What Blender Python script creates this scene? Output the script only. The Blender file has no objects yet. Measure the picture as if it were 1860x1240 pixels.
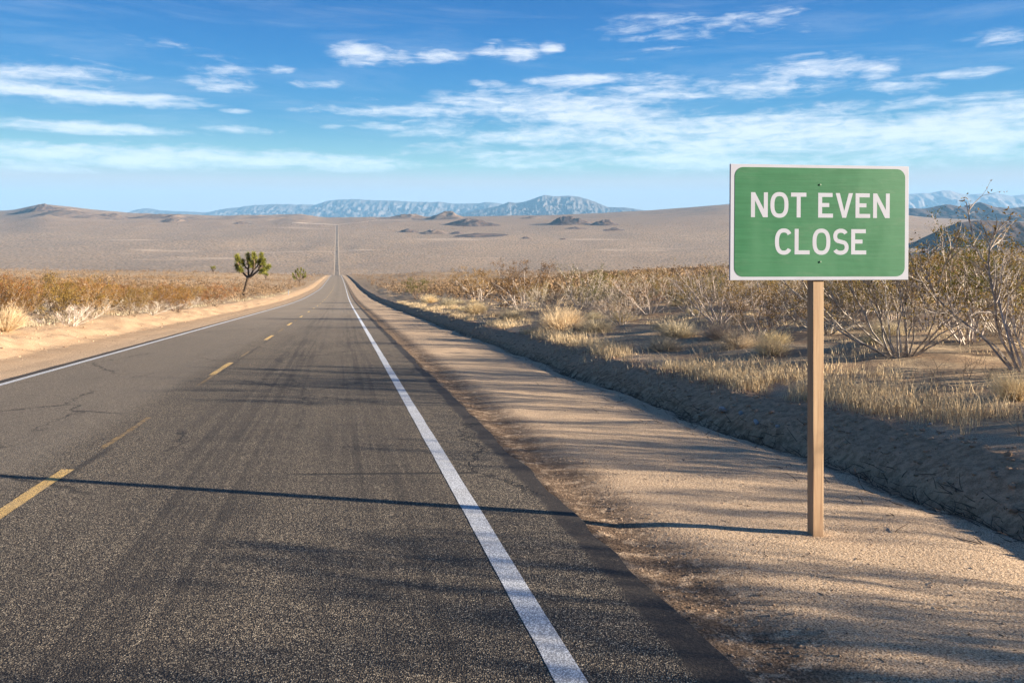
import bpy, math, random
import numpy as np
from mathutils import Vector, Matrix
R = math.radians
SC = bpy.context.scene
COL = SC.collection

# ------------------------------------------------------------------ camera, sky, sun
F = 1400.0; HV = 400.0                     # focal length (px of a 1860 wide frame), horizon row
cam = bpy.data.cameras.new('camera'); camo = bpy.data.objects.new('camera', cam); COL.objects.link(camo)
camo.location = (0, 0, 0); camo.rotation_euler = (R(90), 0, 0)
cam.sensor_width = 36; cam.lens = F/1860*36; cam.shift_y = -(620-HV)/1860
cam.clip_start = 0.05; cam.clip_end = 90000
SC.camera = camo
SUN_EL = R(13.0); SUN_DIR = Vector((0.974*math.cos(SUN_EL), -0.228*math.cos(SUN_EL), math.sin(SUN_EL)))
sl = bpy.data.lights.new('sun', 'SUN'); sl.energy = 5.0; sl.angle = R(0.5); sl.color = (1.0, 0.86, 0.68)
so = bpy.data.objects.new('sun', sl); COL.objects.link(so)
so.rotation_euler = (-SUN_DIR).to_track_quat('-Z', 'Y').to_euler()
SC.view_settings.view_transform = 'Standard'; SC.view_settings.look = 'None'
SC.view_settings.gamma = 1.0; SC.view_settings.exposure = 2.1
SC.view_settings.use_curve_mapping = False
SC.render.engine = 'CYCLES'
SC.cycles.max_bounces = 6; SC.cycles.diffuse_bounces = 3; SC.cycles.volume_bounces = 0

class NT:                                  # small helper to write node trees
    def __init__(s, tree): s.t = tree; tree.nodes.clear()
    def n(s, typ, ins=None, **kw):
        nd = s.t.nodes.new(typ)
        for k, v in kw.items(): setattr(nd, k, v)
        for k, v in (ins or {}).items(): s.put(nd.inputs[k], v)
        return nd
    def put(s, sock, v):
        if isinstance(v, bpy.types.NodeSocket): s.t.links.new(v, sock)
        elif isinstance(v, bpy.types.Node): s.t.links.new(v.outputs[0], sock)
        else:
            if hasattr(sock.default_value, '__len__') and isinstance(v, (tuple, list)) and len(sock.default_value) == 4 and len(v) == 3: v = (*v, 1)
            sock.default_value = v
    def m(s, op, a, b=0.0, c=0.0, clamp=False):
        return s.n('ShaderNodeMath', {0: a, 1: b, 2: c}, operation=op, use_clamp=clamp).outputs[0]
    def mr(s, v, a, b, c=0.0, d=1.0, it='SMOOTHSTEP'):
        return s.n('ShaderNodeMapRange', {'Value': v, 'From Min': a, 'From Max': b, 'To Min': c, 'To Max': d}, interpolation_type=it).outputs[0]
    def mix(s, f, a, b, bt='MIX'):
        nd = s.t.nodes.new('ShaderNodeMix'); nd.data_type = 'RGBA'; nd.blend_type = bt
        s.put(nd.inputs[0], f); s.put(nd.inputs[6], a); s.put(nd.inputs[7], b); return nd.outputs[2]
    def noise(s, vec, scale, detail=4, rough=.55, dist=0.0):
        return s.n('ShaderNodeTexNoise', {'Vector': vec, 'Scale': scale, 'Detail': detail, 'Roughness': rough, 'Distortion': dist}).outputs[0]
    def xyz(s, x, y, z=0.0): return s.n('ShaderNodeCombineXYZ', {0: x, 1: y, 2: z}).outputs[0]
    def scale(s, v, k): return s.n('ShaderNodeVectorMath', {0: v, 1: k}, operation='MULTIPLY').outputs[0]

# --- world: Nishita sky, deepened, with placed cloud bands (all in world directions)
W = bpy.data.worlds.new('World'); SC.world = W; W.use_nodes = True
w = NT(W.node_tree)
sky = w.n('ShaderNodeTexSky', sky_type='NISHITA'); sky.sun_disc = False
sky.sun_elevation = SUN_EL; sky.sun_rotation = math.atan2(SUN_DIR.x, SUN_DIR.y)
sky.altitude = 1000; sky.air_density = 1.0; sky.dust_density = 0.3; sky.ozone_density = 2.0
geo = w.n('ShaderNodeTexCoord').outputs['Generated']
sp = w.n('ShaderNodeSeparateXYZ', {0: geo})
X, Y_, Z = sp.outputs
hyp = w.m('SQRT', w.m('ADD', w.m('MULTIPLY', X, X), w.m('MULTIPLY', Y_, Y_)))
q = w.m('DIVIDE', Z, w.m('MAXIMUM', hyp, .02))
az = w.m('ARCTAN2', X, Y_)
P = w.xyz(az, q)
CLOUDS = [(60,142,230,44,1.05),(30,130,90,30,.75),(130,173,270,18,1.3),(150,233,250,14,1.3),(430,236,90,10,1.0),(260,285,400,26,1.5),(640,297,120,16,1.2),(40,300,220,18,1.0),
 (395,122,75,20,.9),(490,125,45,12,.75),(400,152,80,17,.9),(590,158,70,14,.85),(655,101,56,25,1.25),(722,106,45,16,.75),(230,75,170,14,.5),
 (800,103,55,20,1.0),(890,90,40,18,.9),(945,93,45,20,1.0),(1000,87,25,13,1.2),(820,120,50,10,.7),(880,151,38,10,1.0),(430,203,32,6,.9),(672,181,50,7,.8),(600,231,34,7,.7),(700,231,70,8,.8),(560,201,45,8,.5),
 (1290,48,270,30,.72),(1210,90,60,8,.6),(1500,122,125,26,1.1),(1590,130,45,18,.95),(1640,156,90,17,1.05),(1820,69,80,22,.85),(1750,135,90,12,.7),(1130,112,45,9,.5),(1700,178,60,10,.5),
 (740,202,170,13,.95),(1080,146,120,13,1.0),(1270,160,260,32,1.15),(1020,205,300,46,1.2),(900,225,200,30,.8),(1250,238,620,40,1.25),(1500,262,640,50,1.3),(1750,215,340,46,1.15),(1120,283,400,26,.95),(1000,298,230,9,.9),(1650,293,400,14,.8),(1130,318,60,5,.4)]
acc = None
for (cu, cv, ru, rv, st) in CLOUDS:
    p = (cu-930)/F; h_ = math.sqrt(1+p*p)
    ca = math.atan(p); cq = (HV-cv)/F/h_
    sa = F*h_*h_/ru; sq = F*h_/rv
    o = w.n('ShaderNodeVectorMath', {0: P, 1: (sa, sq, 0), 2: (-ca*sa, -cq*sq, 0)}, operation='MULTIPLY_ADD').outputs[0]
    l = w.n('ShaderNodeVectorMath', {0: o}, operation='LENGTH').outputs['Value']
    f = w.mr(l, 1.45, 0.15, 0.0, st, 'SMOOTHSTEP')
    acc = f if acc is None else w.m('MAXIMUM', acc, f)
# outside the photographed sector: loose bands of the same kind
wide = w.m('MULTIPLY', w.mr(w.noise(w.scale(P, (1.3, 7, 1)), 1.0, 2), .5, .7), w.mr(w.m('ABSOLUTE', az), .64, .8))
acc = w.m('MAXIMUM', acc, w.m('MULTIPLY', w.m('MULTIPLY', wide, .8), w.mr(q, .04, .12)))
n1 = w.noise(w.scale(P, (6.5, 44, 1)), 1.0, 9, .62, .45)
n2 = w.noise(w.scale(P, (38, 120, 1)), 1.0, 6, .6, .6)
nn = w.m('ADD', w.m('MULTIPLY', n1, .68), w.m('MULTIPLY', n2, .32))
dens = w.mr(w.m('ADD', w.m('MULTIPLY', acc, .60), w.m('MULTIPLY', w.m('SUBTRACT', nn, .5), 3.1)), .10, 1.02, 0, .93)
thin = w.m('MULTIPLY', w.mr(w.noise(w.scale(w.xyz(w.m('ADD', az, w.m('MULTIPLY', q, 1.5)), q), (3.5, 26, 1)), 1.0, 8, .65, .5), .45, .8), .2)
dens = w.m('MAXIMUM', w.m('MULTIPLY', dens, w.mr(acc, 0.02, .3)), w.m('MULTIPLY', thin, w.mr(q, .02, .15)))
grad = w.n('ShaderNodeValToRGB', {0: w.m('MULTIPLY', q, 2.2)})
cr = grad.color_ramp; cr.interpolation = 'B_SPLINE'
for i, (ps, c) in enumerate([(0.0, (2.7,2.35,1.65)), (.05, (1.75,1.80,1.40)), (.15, (.46,.97,1.16)), (.30, (.045,.48,1.03)), (.58, (.0,.265,.95)), (1.0, (.002,.10,.38))]):
    e = cr.elements[i] if i < 2 else cr.elements.new(ps)
    e.position = ps; e.color = (*c, 1)
SKY_GAIN = 0.040
nish = w.scale(sky.outputs[0], (1, 1, 1))
gradS = w.scale(grad.outputs[0], (3.7,)*3)
base = w.mix(.96, nish, gradS)
cloudc = w.scale(w.mix(w.mr(q, .03, .2), (.78,.88,.92), (.82,.86,.93)), (6.8,)*3)
colw = w.mix(dens, base, cloudc)
bg = w.n('ShaderNodeBackground', {'Color': colw, 'Strength': SKY_GAIN})
w.n('ShaderNodeOutputWorld', {'Surface': bg})

# ------------------------------------------------------------------ noise and ground
_rs = np.random.RandomState(7); _tab = _rs.rand(256, 256)
def vn(x, y):
    xi = np.floor(x).astype(int); yi = np.floor(y).astype(int)
    fx = x-xi; fy = y-yi; fx = fx*fx*(3-2*fx); fy = fy*fy*(3-2*fy)
    a = _tab[xi & 255, yi & 255]; b = _tab[(xi+1) & 255, yi & 255]
    c = _tab[xi & 255, (yi+1) & 255]; d = _tab[(xi+1) & 255, (yi+1) & 255]
    return (a*(1-fx)+b*fx)*(1-fy)+(c*(1-fx)+d*fx)*fy
def fbm(x, y, o=4, g=.5):
    s = 0; a = 1; t = 0
    for i in range(o):
        s = s+a*(vn(x*2**i+17.3*i, y*2**i+9.1*i)-.5); t += a; a *= g
    return s/t*2
def ridged(x, y, o=5):
    s = 0; a = 1; t = 0
    for i in range(o):
        s = s+a*(1-np.abs(2*vn(x*2**i+31*i, y*2**i+7*i)-1)); t += a; a *= .5
    return s/t
def sst(a, b, x):
    t = np.clip((x-a)/(b-a), 0, 1); return t*t*(3-2*t)
def xr(Y):                                  # x of the line parallel to the road through the camera
    Y = np.asarray(Y, float); b = np.maximum(Y-200, 0)
    return -308/F*Y - .0072*b*b/(b+120)
ZY = np.array([-400,0,60,100,123,171,225,329,600,1000,1500,1800,2200,2700,3200,4500,7000,40000.])
ZZ = np.array([-1.78+36,-1.78,-7.18,-10.7,-12.6,-16.2,-20.0,-26.3,-43.0,-71.5,-105,-108,-93,-58,-25,16,-30,-300.])
def pchip(x):                               # smooth monotone-ish interpolation
    d = np.gradient(ZZ, ZY); d[0] = d[1] = d[2] = -.09
    i = np.clip(np.searchsorted(ZY, x)-1, 0, len(ZY)-2); h = ZY[i+1]-ZY[i]; t = np.clip((x-ZY[i])/h, 0, 1)
    return (2*t**3-3*t*t+1)*ZZ[i]+(t**3-2*t*t+t)*h*d[i]+(-2*t**3+3*t*t)*ZZ[i+1]+(t**3-t*t)*h*d[i+1]
def zr(Y): return pchip(np.asarray(Y, float))
SU = np.array([-1500,-200,0,40,65,80,100,150,220,300,400,500,560,620,700,800,900,1000,1100,1180,1250,1300,1340,1500,1650,1700,1860,2500])
SV = np.array([398,392,387,383,376,374,376,382,389,392,394,393,391,396,397,396,394,392,388,384,379,374,372,380,392,398,404,404.])
def ground_LY(L, Y):
    L = np.asarray(L, float); Y = np.asarray(Y, float)
    x = xr(Y)+L
    z = zr(Y)
    # cross section near the road
    near = 1-sst(400, 900, Y)
    wob = fbm(Y*.35, Y*0+3, 3)*.28 + fbm(Y*1.4, Y*0+8, 3)*.05
    Lr = L-wob
    prof = np.interp(Lr, [-60,-10.4,-9.7,-8.7,-7.6,-6.75,-6.7,1.86,1.9,2.15,2.5,4.4,5.05,5.30,5.44,5.75,6.15,6.6,60],
                         [.50,.50,.34,.02,-.03,-.04,-.06,-.06,-.055,-.07,-.03,-.05,-.10,-.20,-.05,.10,.235,.25,.25])
    fix = sst(2.4, 3.0, L)+sst(7.4, 8.0, -L)      # wobble only off the asphalt
    prof0 = np.interp(L, [-6.75,-6.7,1.86,1.9,2.15,2.5], [-.04,-.07,-.07,-.055,-.07,-.03])
    prof = np.where((L > -7.4) & (L < 2.4), np.where(L > 0, prof0, prof0), prof*np.clip(fix, 0, 1)+prof0*(1-np.clip(fix, 0, 1)))
    tr = np.maximum(L-6.4, 0); tl = np.maximum(-L-10.4, 0)
    fall = 1-sst(230, 620, Y)
    rr = .1*tr/(1+.1*tr/8.5); rl = .045*tl/(1+.045*tl/5.0)
    z = z+near*prof+(rr+rl)*fall
    off = sst(6.1, 8.5, L)+sst(9.8, 12, -L)
    z = z+off*(fbm(x*.33, Y*.33, 4)*.22+fbm(x*1.7, Y*1.7, 3)*.05)*(1-sst(150, 400, Y))
    sh = sst(2.2, 3, L)+sst(6.9, 7.6, -L)
    z = z+sh*(1-off)*(fbm(x*1.1, Y*.8, 3)*.02+fbm(x*5, Y*4, 2)*.008)
    bank = sst(4.8, 5.2, L)*(1-sst(6.2, 6.9, L))+sst(8.6, 9, -L)*(1-sst(10.2, 11, -L))
    z = z+bank*fbm(x*2.1, Y*1.3, 6, .65)*(.07+.12*(L < 0))*(1-sst(60, 200, Y))
    z = z+off*sst(50, 220, Y)*(1-sst(400, 800, Y))*(fbm(x*.013+5, Y*.009, 4)*4.2)*sst(12, 50, np.abs(L))
    z = z+sst(500, 1500, Y)*sst(12, 80, np.abs(L))*(fbm(x*.004, Y*.004, 5)*5)
    u = 930+F*x/np.maximum(Y, 1)
    dv = (np.interp(u, SU, SV)-396)
    z = z-dv/F*Y*sst(12, 260, np.abs(L+2.5))*sst(2300, 4500, Y)*(1-sst(4700, 8000, Y))
    z = z+sst(2600, 4000, Y)*(1-sst(5000, 8000, Y))*sst(30, 200, np.abs(L))*(ridged(x*.0045, Y*.0045, 5)-.55)*22*sst(1100, 300, u)
    return z
def ground(x, y):
    return float(ground_LY(np.array([x-xr(y)]), np.array([y]))[0])
def hit(u, v):                              # where a line of sight meets the ground
    Y = np.geomspace(2.5, 6000, 2600); x = (u-930)/F*Y
    z = ground_LY(x-xr(Y), Y); d = -(v-HV)/F*Y-z
    k = np.argmax(d < 0); return (float(x[k]), float(Y[k]), float(z[k]))

# ------------------------------------------------------------------ mesh helpers
def mesh_np(name, V, Fc, mat=None, smooth=False, uv=None):
    me = bpy.data.meshes.new(name)
    V = np.asarray(V, np.float32); n = len(V)
    me.vertices.add(n); me.vertices.foreach_set('co', V.ravel())
    if isinstance(Fc, np.ndarray): k = Fc.shape[1]; tot = np.full(len(Fc), k, np.int32); flat = Fc.astype(np.int32).ravel()
    else:
        tot = np.array([len(f) for f in Fc], np.int32); flat = np.array([i for f in Fc for i in f], np.int32)
    me.loops.add(len(flat)); me.loops.foreach_set('vertex_index', flat)
    me.polygons.add(len(tot)); st = np.zeros(len(tot), np.int32); st[1:] = np.cumsum(tot)[:-1]
    me.polygons.foreach_set('loop_start', st); me.polygons.foreach_set('loop_total', tot)
    me.polygons.foreach_set('use_smooth', np.full(len(tot), bool(smooth)))
    if uv is not None:
        ul = me.uv_layers.new(name='UVMap'); ul.data.foreach_set('uv', np.asarray(uv, np.float32)[flat].ravel())
    me.update(calc_edges=True)
    if mat: me.materials.append(mat)
    return me
def link(name, me, parent=None, loc=(0,0,0), rot=(0,0,0), scale=None):
    o = bpy.data.objects.new(name, me); COL.objects.link(o); o.location = loc; o.rotation_euler = rot
    if scale: o.scale = scale
    if parent: o.parent = parent
    return o
def tag(o, label=None, cat=None, group=None, kind=None):
    if label: o['label'] = label
    if cat: o['category'] = cat
    if group: o['group'] = group
    if kind: o['kind'] = kind
    return o
def empty(name, loc=(0,0,0), rz=0):
    o = bpy.data.objects.new(name, None); COL.objects.link(o); o.location = loc; o.rotation_euler = (0,0,rz); o.empty_display_size = .2
    return o
def copy_tree(src, loc, rz, s):
    r = src.copy(); COL.objects.link(r); r.location = loc; r.rotation_euler = (0, 0, rz); r.scale = (s, s, s) if not hasattr(s, '__len__') else s
    for ch in src.children:
        c = ch.copy(); COL.objects.link(c); c.parent = r
    return r
def grid_faces(nr, nc):
    i = np.arange(nr-1)[:, None]*nc+np.arange(nc-1)[None, :]
    i = i.ravel(); return np.stack([i, i+1, i+nc+1, i+nc], 1)
class MB:
    def __init__(s): s.v = []; s.f = []
    def box(s, x0, x1, y0, y1, z0, z1):
        b = len(s.v); s.v += [(x0,y0,z0),(x1,y0,z0),(x1,y1,z0),(x0,y1,z0),(x0,y0,z1),(x1,y0,z1),(x1,y1,z1),(x0,y1,z1)]
        s.f += [(b,b+3,b+2,b+1),(b+4,b+5,b+6,b+7),(b,b+1,b+5,b+4),(b+1,b+2,b+6,b+5),(b+2,b+3,b+7,b+6),(b+3,b,b+4,b+7)]
    def tube(s, pts, rad, k=4):
        b = len(s.v); n = len(pts)
        for i in range(n):
            d = (pts[min(i+1, n-1)]-pts[max(i-1, 0)]).normalized()
            a = d.cross(Vector((.31,.87,.38))).normalized(); c = d.cross(a)
            for j in range(k):
                t = 2*math.pi*j/k; p = pts[i]+(a*math.cos(t)+c*math.sin(t))*rad[i]
                s.v.append((p.x, p.y, p.z))
        for i in range(n-1):
            for j in range(k):
                j2 = (j+1) % k; s.f.append((b+i*k+j, b+i*k+j2, b+(i+1)*k+j2, b+(i+1)*k+j))
        s.f.append(tuple(b+(n-1)*k+j for j in range(k)))
    def tri(s, a, b_, c):
        b = len(s.v); s.v += [tuple(a), tuple(b_), tuple(c)]; s.f.append((b, b+1, b+2))
    def prism(s, pts, y0, y1):              # outline in x,z
        b = len(s.v); n = len(pts)
        s.v += [(p[0], y0, p[1]) for p in pts]+[(p[0], y1, p[1]) for p in pts]
        s.f.append(tuple(range(b, b+n))); s.f.append(tuple(range(b+2*n-1, b+n-1, -1)))
        for i in range(n): j = (i+1) % n; s.f.append((b+j, b+i, b+n+i, b+n+j))
    def mesh(s, name, mat=None, smooth=False): return mesh_np(name, s.v, s.f, mat, smooth)

# ------------------------------------------------------------------ materials
def mat(name):
    m = bpy.data.materials.new(name); m.use_nodes = True; return m, NT(m.node_tree)
def finish(t, col, rough=.9, bump=None, bs=.3, bd=.01, spec=.2):
    ins = {'Base Color': col, 'Roughness': rough, 'Specular IOR Level': spec}
    if bump is not None:
        ins['Normal'] = t.n('ShaderNodeBump', {'Height': bump, 'Strength': bs, 'Distance': bd}).outputs[0]
    p = t.n('ShaderNodeBsdfPrincipled', ins); t.n('ShaderNodeOutputMaterial', {'Surface': p.outputs[0]})
def uvc(t):
    s = t.n('ShaderNodeSeparateXYZ', {0: t.n('ShaderNodeTexCoord').outputs['UV']}); return s.outputs[0], s.outputs[1]

# terrain: pinkish decomposed granite sand, gravel, scrub-covered plain far away
M_TER, t = mat('desert_sand')
L, Yv = uvc(t)
pos = t.n('ShaderNodeNewGeometry').outputs['Position']
ps = t.n('ShaderNodeSeparateXYZ', {0: pos}).outputs
flat = t.xyz(ps[0], ps[1])
big = t.noise(flat, .35, 5, .6)
sand = t.mix(t.mr(big, .3, .7), (.66,.45,.275), (.58,.395,.24))
grain = t.noise(flat, 95, 3, .75)
grain2 = t.noise(flat, 28, 4, .7)
sand = t.mix(t.mr(grain, .40, .60), t.mix(.75, sand, (.10,.07,.05)), t.mix(.35, sand, (.85,.70,.52)))
spk = t.n('ShaderNodeTexVoronoi', {'Vector': flat, 'Scale': 62})
spr = t.n('ShaderNodeSeparateXYZ', {0: spk.outputs['Color']}).outputs[0]
sand = t.mix(t.m('MULTIPLY', t.mr(spk.outputs['Distance'], .55, .25), t.mr(spr, .62, .7, 0, .8)), sand, (.13,.085,.055))
sand = t.mix(t.m('MULTIPLY', t.mr(spk.outputs['Distance'], .5, .2), t.mr(spr, .25, .15, 0, .6)), sand, (.85,.72,.55))
sand = t.mix(t.mr(grain2, .56, .72), sand, t.mix(.5, sand, (.16,.11,.075)))
# left side bank is more orange
sand = t.mix(t.mr(L, -6.5, -8.5, 0, .55), sand, t.mix(t.mr(t.noise(flat, 1.2, 5, .65), .4, .6), (.32,.22,.135), (.27,.17,.095)))
# loose dark gravel and grit along the broken asphalt edge
wv = t.m('MULTIPLY', t.m('SUBTRACT', t.noise(t.xyz(0.0, Yv), 1.1, 5, .7), .5), .75)
Le = t.m('ADD', L, wv)
edge = t.m('MULTIPLY', t.mr(Le, 1.7, 1.95), t.mr(Le, 2.75, 2.1))
edge = t.m('MULTIPLY', edge, t.mr(t.noise(flat, 7, 6, .75), .36, .52))
sand = t.mix(t.m('MULTIPLY', edge, .88), sand, t.mix(t.mr(t.noise(flat, 60, 2), .45, .62), (.055,.035,.024), (.22,.145,.095)))
# washed organic litter in the ditch
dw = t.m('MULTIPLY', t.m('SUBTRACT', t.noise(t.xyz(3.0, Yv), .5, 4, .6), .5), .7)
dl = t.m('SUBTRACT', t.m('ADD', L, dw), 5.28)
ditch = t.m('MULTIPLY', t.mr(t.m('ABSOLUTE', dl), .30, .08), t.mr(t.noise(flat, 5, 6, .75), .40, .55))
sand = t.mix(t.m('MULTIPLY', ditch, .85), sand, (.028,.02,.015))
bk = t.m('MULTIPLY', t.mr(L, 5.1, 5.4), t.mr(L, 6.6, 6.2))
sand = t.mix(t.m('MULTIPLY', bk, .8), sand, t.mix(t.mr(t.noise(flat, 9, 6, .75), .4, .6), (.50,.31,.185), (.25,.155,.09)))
# beyond the banks: duller soil with litter and thin dry grass
offm = t.m('ADD', t.mr(L, 6.2, 7.4), t.mr(L, -9.9, -11.5))
soil = t.mix(t.mr(t.noise(flat, .9, 6, .65), .38, .62), (.36,.245,.15), (.50,.38,.235))
soil = t.mix(t.mr(t.noise(flat, 14, 5, .75), .45, .62), soil, (.20,.145,.10))
sand = t.mix(t.m('MULTIPLY', offm, .9), sand, soil)
# far plain
farf = t.mr(Yv, 120, 700)
fx = t.xyz(ps[0], ps[1])
fa = t.noise(fx, .0022, 6, .6); fb = t.noise(fx, .035, 4, .7); fc = t.noise(fx, .11, 3, .7)
farc = t.mix(t.mr(fa, .42, .58), (.40,.262,.148), (.235,.158,.097))
farc = t.mix(t.mr(fb, .50, .66), farc, (.26,.185,.12))
farc = t.mix(t.mr(fc, .40, .60, 0, .95), t.mix(.30, farc, (.66,.49,.36)), t.mix(.62, farc, (.13,.10,.075)))
band = t.mr(t.noise(t.xyz(t.m('MULTIPLY', ps[0], .12), ps[1]), .014, 6, .7), .42, .60)
farc = t.mix(t.m('MULTIPLY', band, .45), farc, (.25,.185,.135))
dots = t.n('ShaderNodeTexVoronoi', {'Vector': fx, 'Scale': .11}).outputs['Distance']
farc = t.mix(t.mr(dots, .42, .18, 0, .7), farc, (.12,.095,.065))
tuft = t.noise(t.xyz(t.m('MULTIPLY', ps[0], .22), t.m('MULTIPLY', ps[1], .06)), 1.0, 4, .65)
farc = t.mix(t.mr(tuft, .42, .62, 0, .72), t.mix(.30, farc, (.58,.42,.26)), (.105,.078,.052))
wash = t.mr(t.noise(t.xyz(t.m('MULTIPLY', ps[0], .25), ps[1]), .006, 5, .6), .60, .68, 0, .55)
farc = t.mix(wash, farc, (.60,.45,.32))
farc = t.mix(t.m('MULTIPLY', t.mr(L, 4.6, 2.6), t.m('MULTIPLY', t.mr(L, -9.2, -7.4), t.mr(Yv, 3240, 3200))), farc, (.54,.41,.28))
col = t.mix(farf, sand, farc)
col = t.mix(t.m('MULTIPLY', t.mr(ps[2], -75, 10), t.mr(Yv, 2000, 3000, 0, .6)), col, (.25,.165,.10))
# rocky tops of the rises
rock = t.m('MULTIPLY', t.mr(t.noise(flat, .012, 6, .7), .52, .60), t.mr(Yv, 3300, 4000))
col = t.mix(t.m('MULTIPLY', rock, .8), col, (.15,.105,.075))
vor = t.n('ShaderNodeTexVoronoi', {'Vector': flat, 'Scale': 45}).outputs['Distance']
bh = t.m('ADD', t.m('MULTIPLY', grain, .6), t.m('MULTIPLY', t.m('SUBTRACT', 1.0, vor), .3))
bh = t.m('ADD', bh, t.m('MULTIPLY', grain2, 1.0))
bh = t.m('MULTIPLY', bh, t.mr(Yv, 150, 40))
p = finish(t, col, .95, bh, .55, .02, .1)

# asphalt: chip seal
def chips(t, flat):
    v = t.n('ShaderNodeTexVoronoi', {'Vector': flat, 'Scale': 108, 'Randomness': 1.0})
    rnd = t.n('ShaderNodeSeparateXYZ', {0: v.outputs['Color']}).outputs[0]
    return v.outputs['Distance'], rnd
M_ROAD, t = mat('asphalt')
L, Yv = uvc(t)
pos = t.n('ShaderNodeNewGeometry').outputs['Position']
dst, rnd = chips(t, pos)
stone = t.mix(t.mr(rnd, .15, .95, 0, 1, 'LINEAR'), (.12,.098,.074), (.58,.47,.33))
stone = t.mix(t.mr(rnd, .80, .90), stone, (.62,.52,.38))
gapm = t.mr(dst, .34, .60)
tarm = t.mr(t.noise(pos, 60, 3, .7), .44, .58)
chip = t.mix(t.m('MAXIMUM', gapm, t.m('MULTIPLY', tarm, .8)), stone, (.022,.019,.018))
# bleeding tar where the wheels run
lane = t.m('MULTIPLY', t.m('SUBTRACT', t.noise(t.xyz(0.0, t.m('MULTIPLY', Yv, .18)), 1.0, 3), .5), .5)
Lw = t.m('ADD', L, lane)
def track(c, wd, s=1.0):
    return t.m('MULTIPLY', t.mr(t.m('ABSOLUTE', t.m('SUBTRACT', Lw, c)), wd, wd*.1), s)
tr = t.m('MAXIMUM', t.m('MAXIMUM', track(-1.25, 1.15), track(.35, .9, .85)), t.m('MAXIMUM', track(-3.6, .5, .35), track(-5.4, .5, .2)))
streak = t.mr(t.noise(t.xyz(t.m('MULTIPLY', L, 6.5), t.m('MULTIPLY', Yv, .09)), 1.0, 5, .7), .42, .60)
cross = t.mr(t.noise(t.xyz(t.m('MULTIPLY', L, .35), t.m('MULTIPLY', Yv, 3.4)), 1.0, 4, .65), .44, .68)
patch = t.mr(t.noise(t.xyz(L, t.m('MULTIPLY', Yv, .35)), .55, 4, .6), .42, .62)
tar = t.m('MULTIPLY', tr, t.m('ADD', t.m('MULTIPLY', streak, .62), t.m('MULTIPLY', cross, .30), clamp=True))
tar = t.m('ADD', tar, t.m('MULTIPLY', patch, .22), clamp=True)
chip = t.mix(t.m('MULTIPLY', tar, .78), chip, (.028,.024,.022))
# older, browner far lane
chip = t.mix(t.mr(L, -2.8, -3.4, 0, .35), chip, t.mix(t.mr(rnd, .1, .9, 0, 1, 'LINEAR'), (.14,.12,.095), (.38,.315,.24)))
# smooth dark sealed margin beside the right edge, ragged
jag = t.m('MULTIPLY', t.m('SUBTRACT', t.noise(t.xyz(9.0, Yv), .9, 5, .7), .5), .35)
mar = t.mr(t.m('ADD', L, jag), 1.62, 1.68)
mar = t.m('MULTIPLY', mar, t.mr(t.noise(pos, 16, 5, .75), .33, .45, .45, 1))
chip = t.mix(mar, chip, t.mix(t.mr(t.noise(pos, 70, 3), .4, .65), (.03,.026,.024), (.065,.053,.044)))
lj = t.mr(L, -6.48, -6.54)
chip = t.mix(lj, chip, (.05,.042,.036))
# centre seam of old tar and cracks
cs = t.mr(t.m('ABSOLUTE', t.m('ADD', t.m('SUBTRACT', L, -2.62), t.m('MULTIPLY', t.m('SUBTRACT', t.noise(t.xyz(4.0, Yv), 1.6, 4), .5), .14))), .07, .015)
cs = t.m('MULTIPLY', cs, t.mr(t.noise(t.xyz(1.0, Yv), .35, 3), .45, .6))
chip = t.mix(t.m('MULTIPLY', cs, .75), chip, (.03,.026,.024))
ck = t.n('ShaderNodeTexVoronoi', {'Vector': t.xyz(t.m('ADD', L, t.m('MULTIPLY', t.noise(pos, 2.2, 5, .7), .9)), t.m('MULTIPLY', Yv, .55)), 'Scale': .42}, feature='DISTANCE_TO_EDGE').outputs['Distance']
ckm = t.m('MULTIPLY', t.mr(ck, .013, .003), t.mr(t.noise(pos, .25, 2), .44, .54))
chip = t.mix(t.m('MULTIPLY', ckm, .8), chip, (.02,.018,.017))
far = t.mr(Yv, 10, 70)
avg = t.mix(t.m('MULTIPLY', tar, .5), (.30,.24,.172), (.085,.07,.053))
avg = t.mix(mar, avg, (.055,.046,.04))
avg = t.mix(t.mr(Yv, 300, 1400), avg, (.155,.145,.135))
chip = t.mix(far, chip, avg)
bh = t.m('MULTIPLY', t.m('SUBTRACT', 1.0, t.m('MULTIPLY', dst, 1.2)), t.mr(Yv, 60, 15))
bh = t.m('MULTIPLY', bh, t.mr(mar, 1.0, 0.0, .25, 1.0))
bh = t.m('ADD', bh, t.m('MULTIPLY', ckm, -1.5))
finish(t, chip, .8, bh, .5, .008, .25)

def paint(name, c1, under, wear):
    m, t = mat(name); L, Yv = uvc(t); pos = t.n('ShaderNodeNewGeometry').outputs['Position']
    dst, rnd = chips(t, pos)
    sp = t.m('ADD', t.mr(dst, .38, .60), t.m('MULTIPLY', t.mr(t.noise(pos, 55, 3, .7), .5, .66), 1.0), clamp=True)
    sp = t.m('MULTIPLY', sp, t.mr(Yv, 45, 12, .15, 1))
    big = t.mr(t.noise(pos, 9, 5, .75), wear, wear+.12)
    c = t.mix(t.m('MAXIMUM', t.m('MULTIPLY', sp, .85), big), c1, under)
    c = t.mix(t.mr(t.noise(pos, 3, 4), .4, .7, 0, .18), c, (.35,.3,.24))
    finish(t, c, .7, t.m('SUBTRACT', 1.0, dst), .22, .004, .25); return m
M_WHITE = paint('white_road_paint', (.78,.80,.82), (.22,.23,.25), .62)
M_YEL = paint('yellow_road_paint', (.92,.60,.20), (.10,.075,.05), .62)
M_YOLD = paint('worn_yellow_paint', (.42,.27,.09), (.07,.055,.045), .46)

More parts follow.
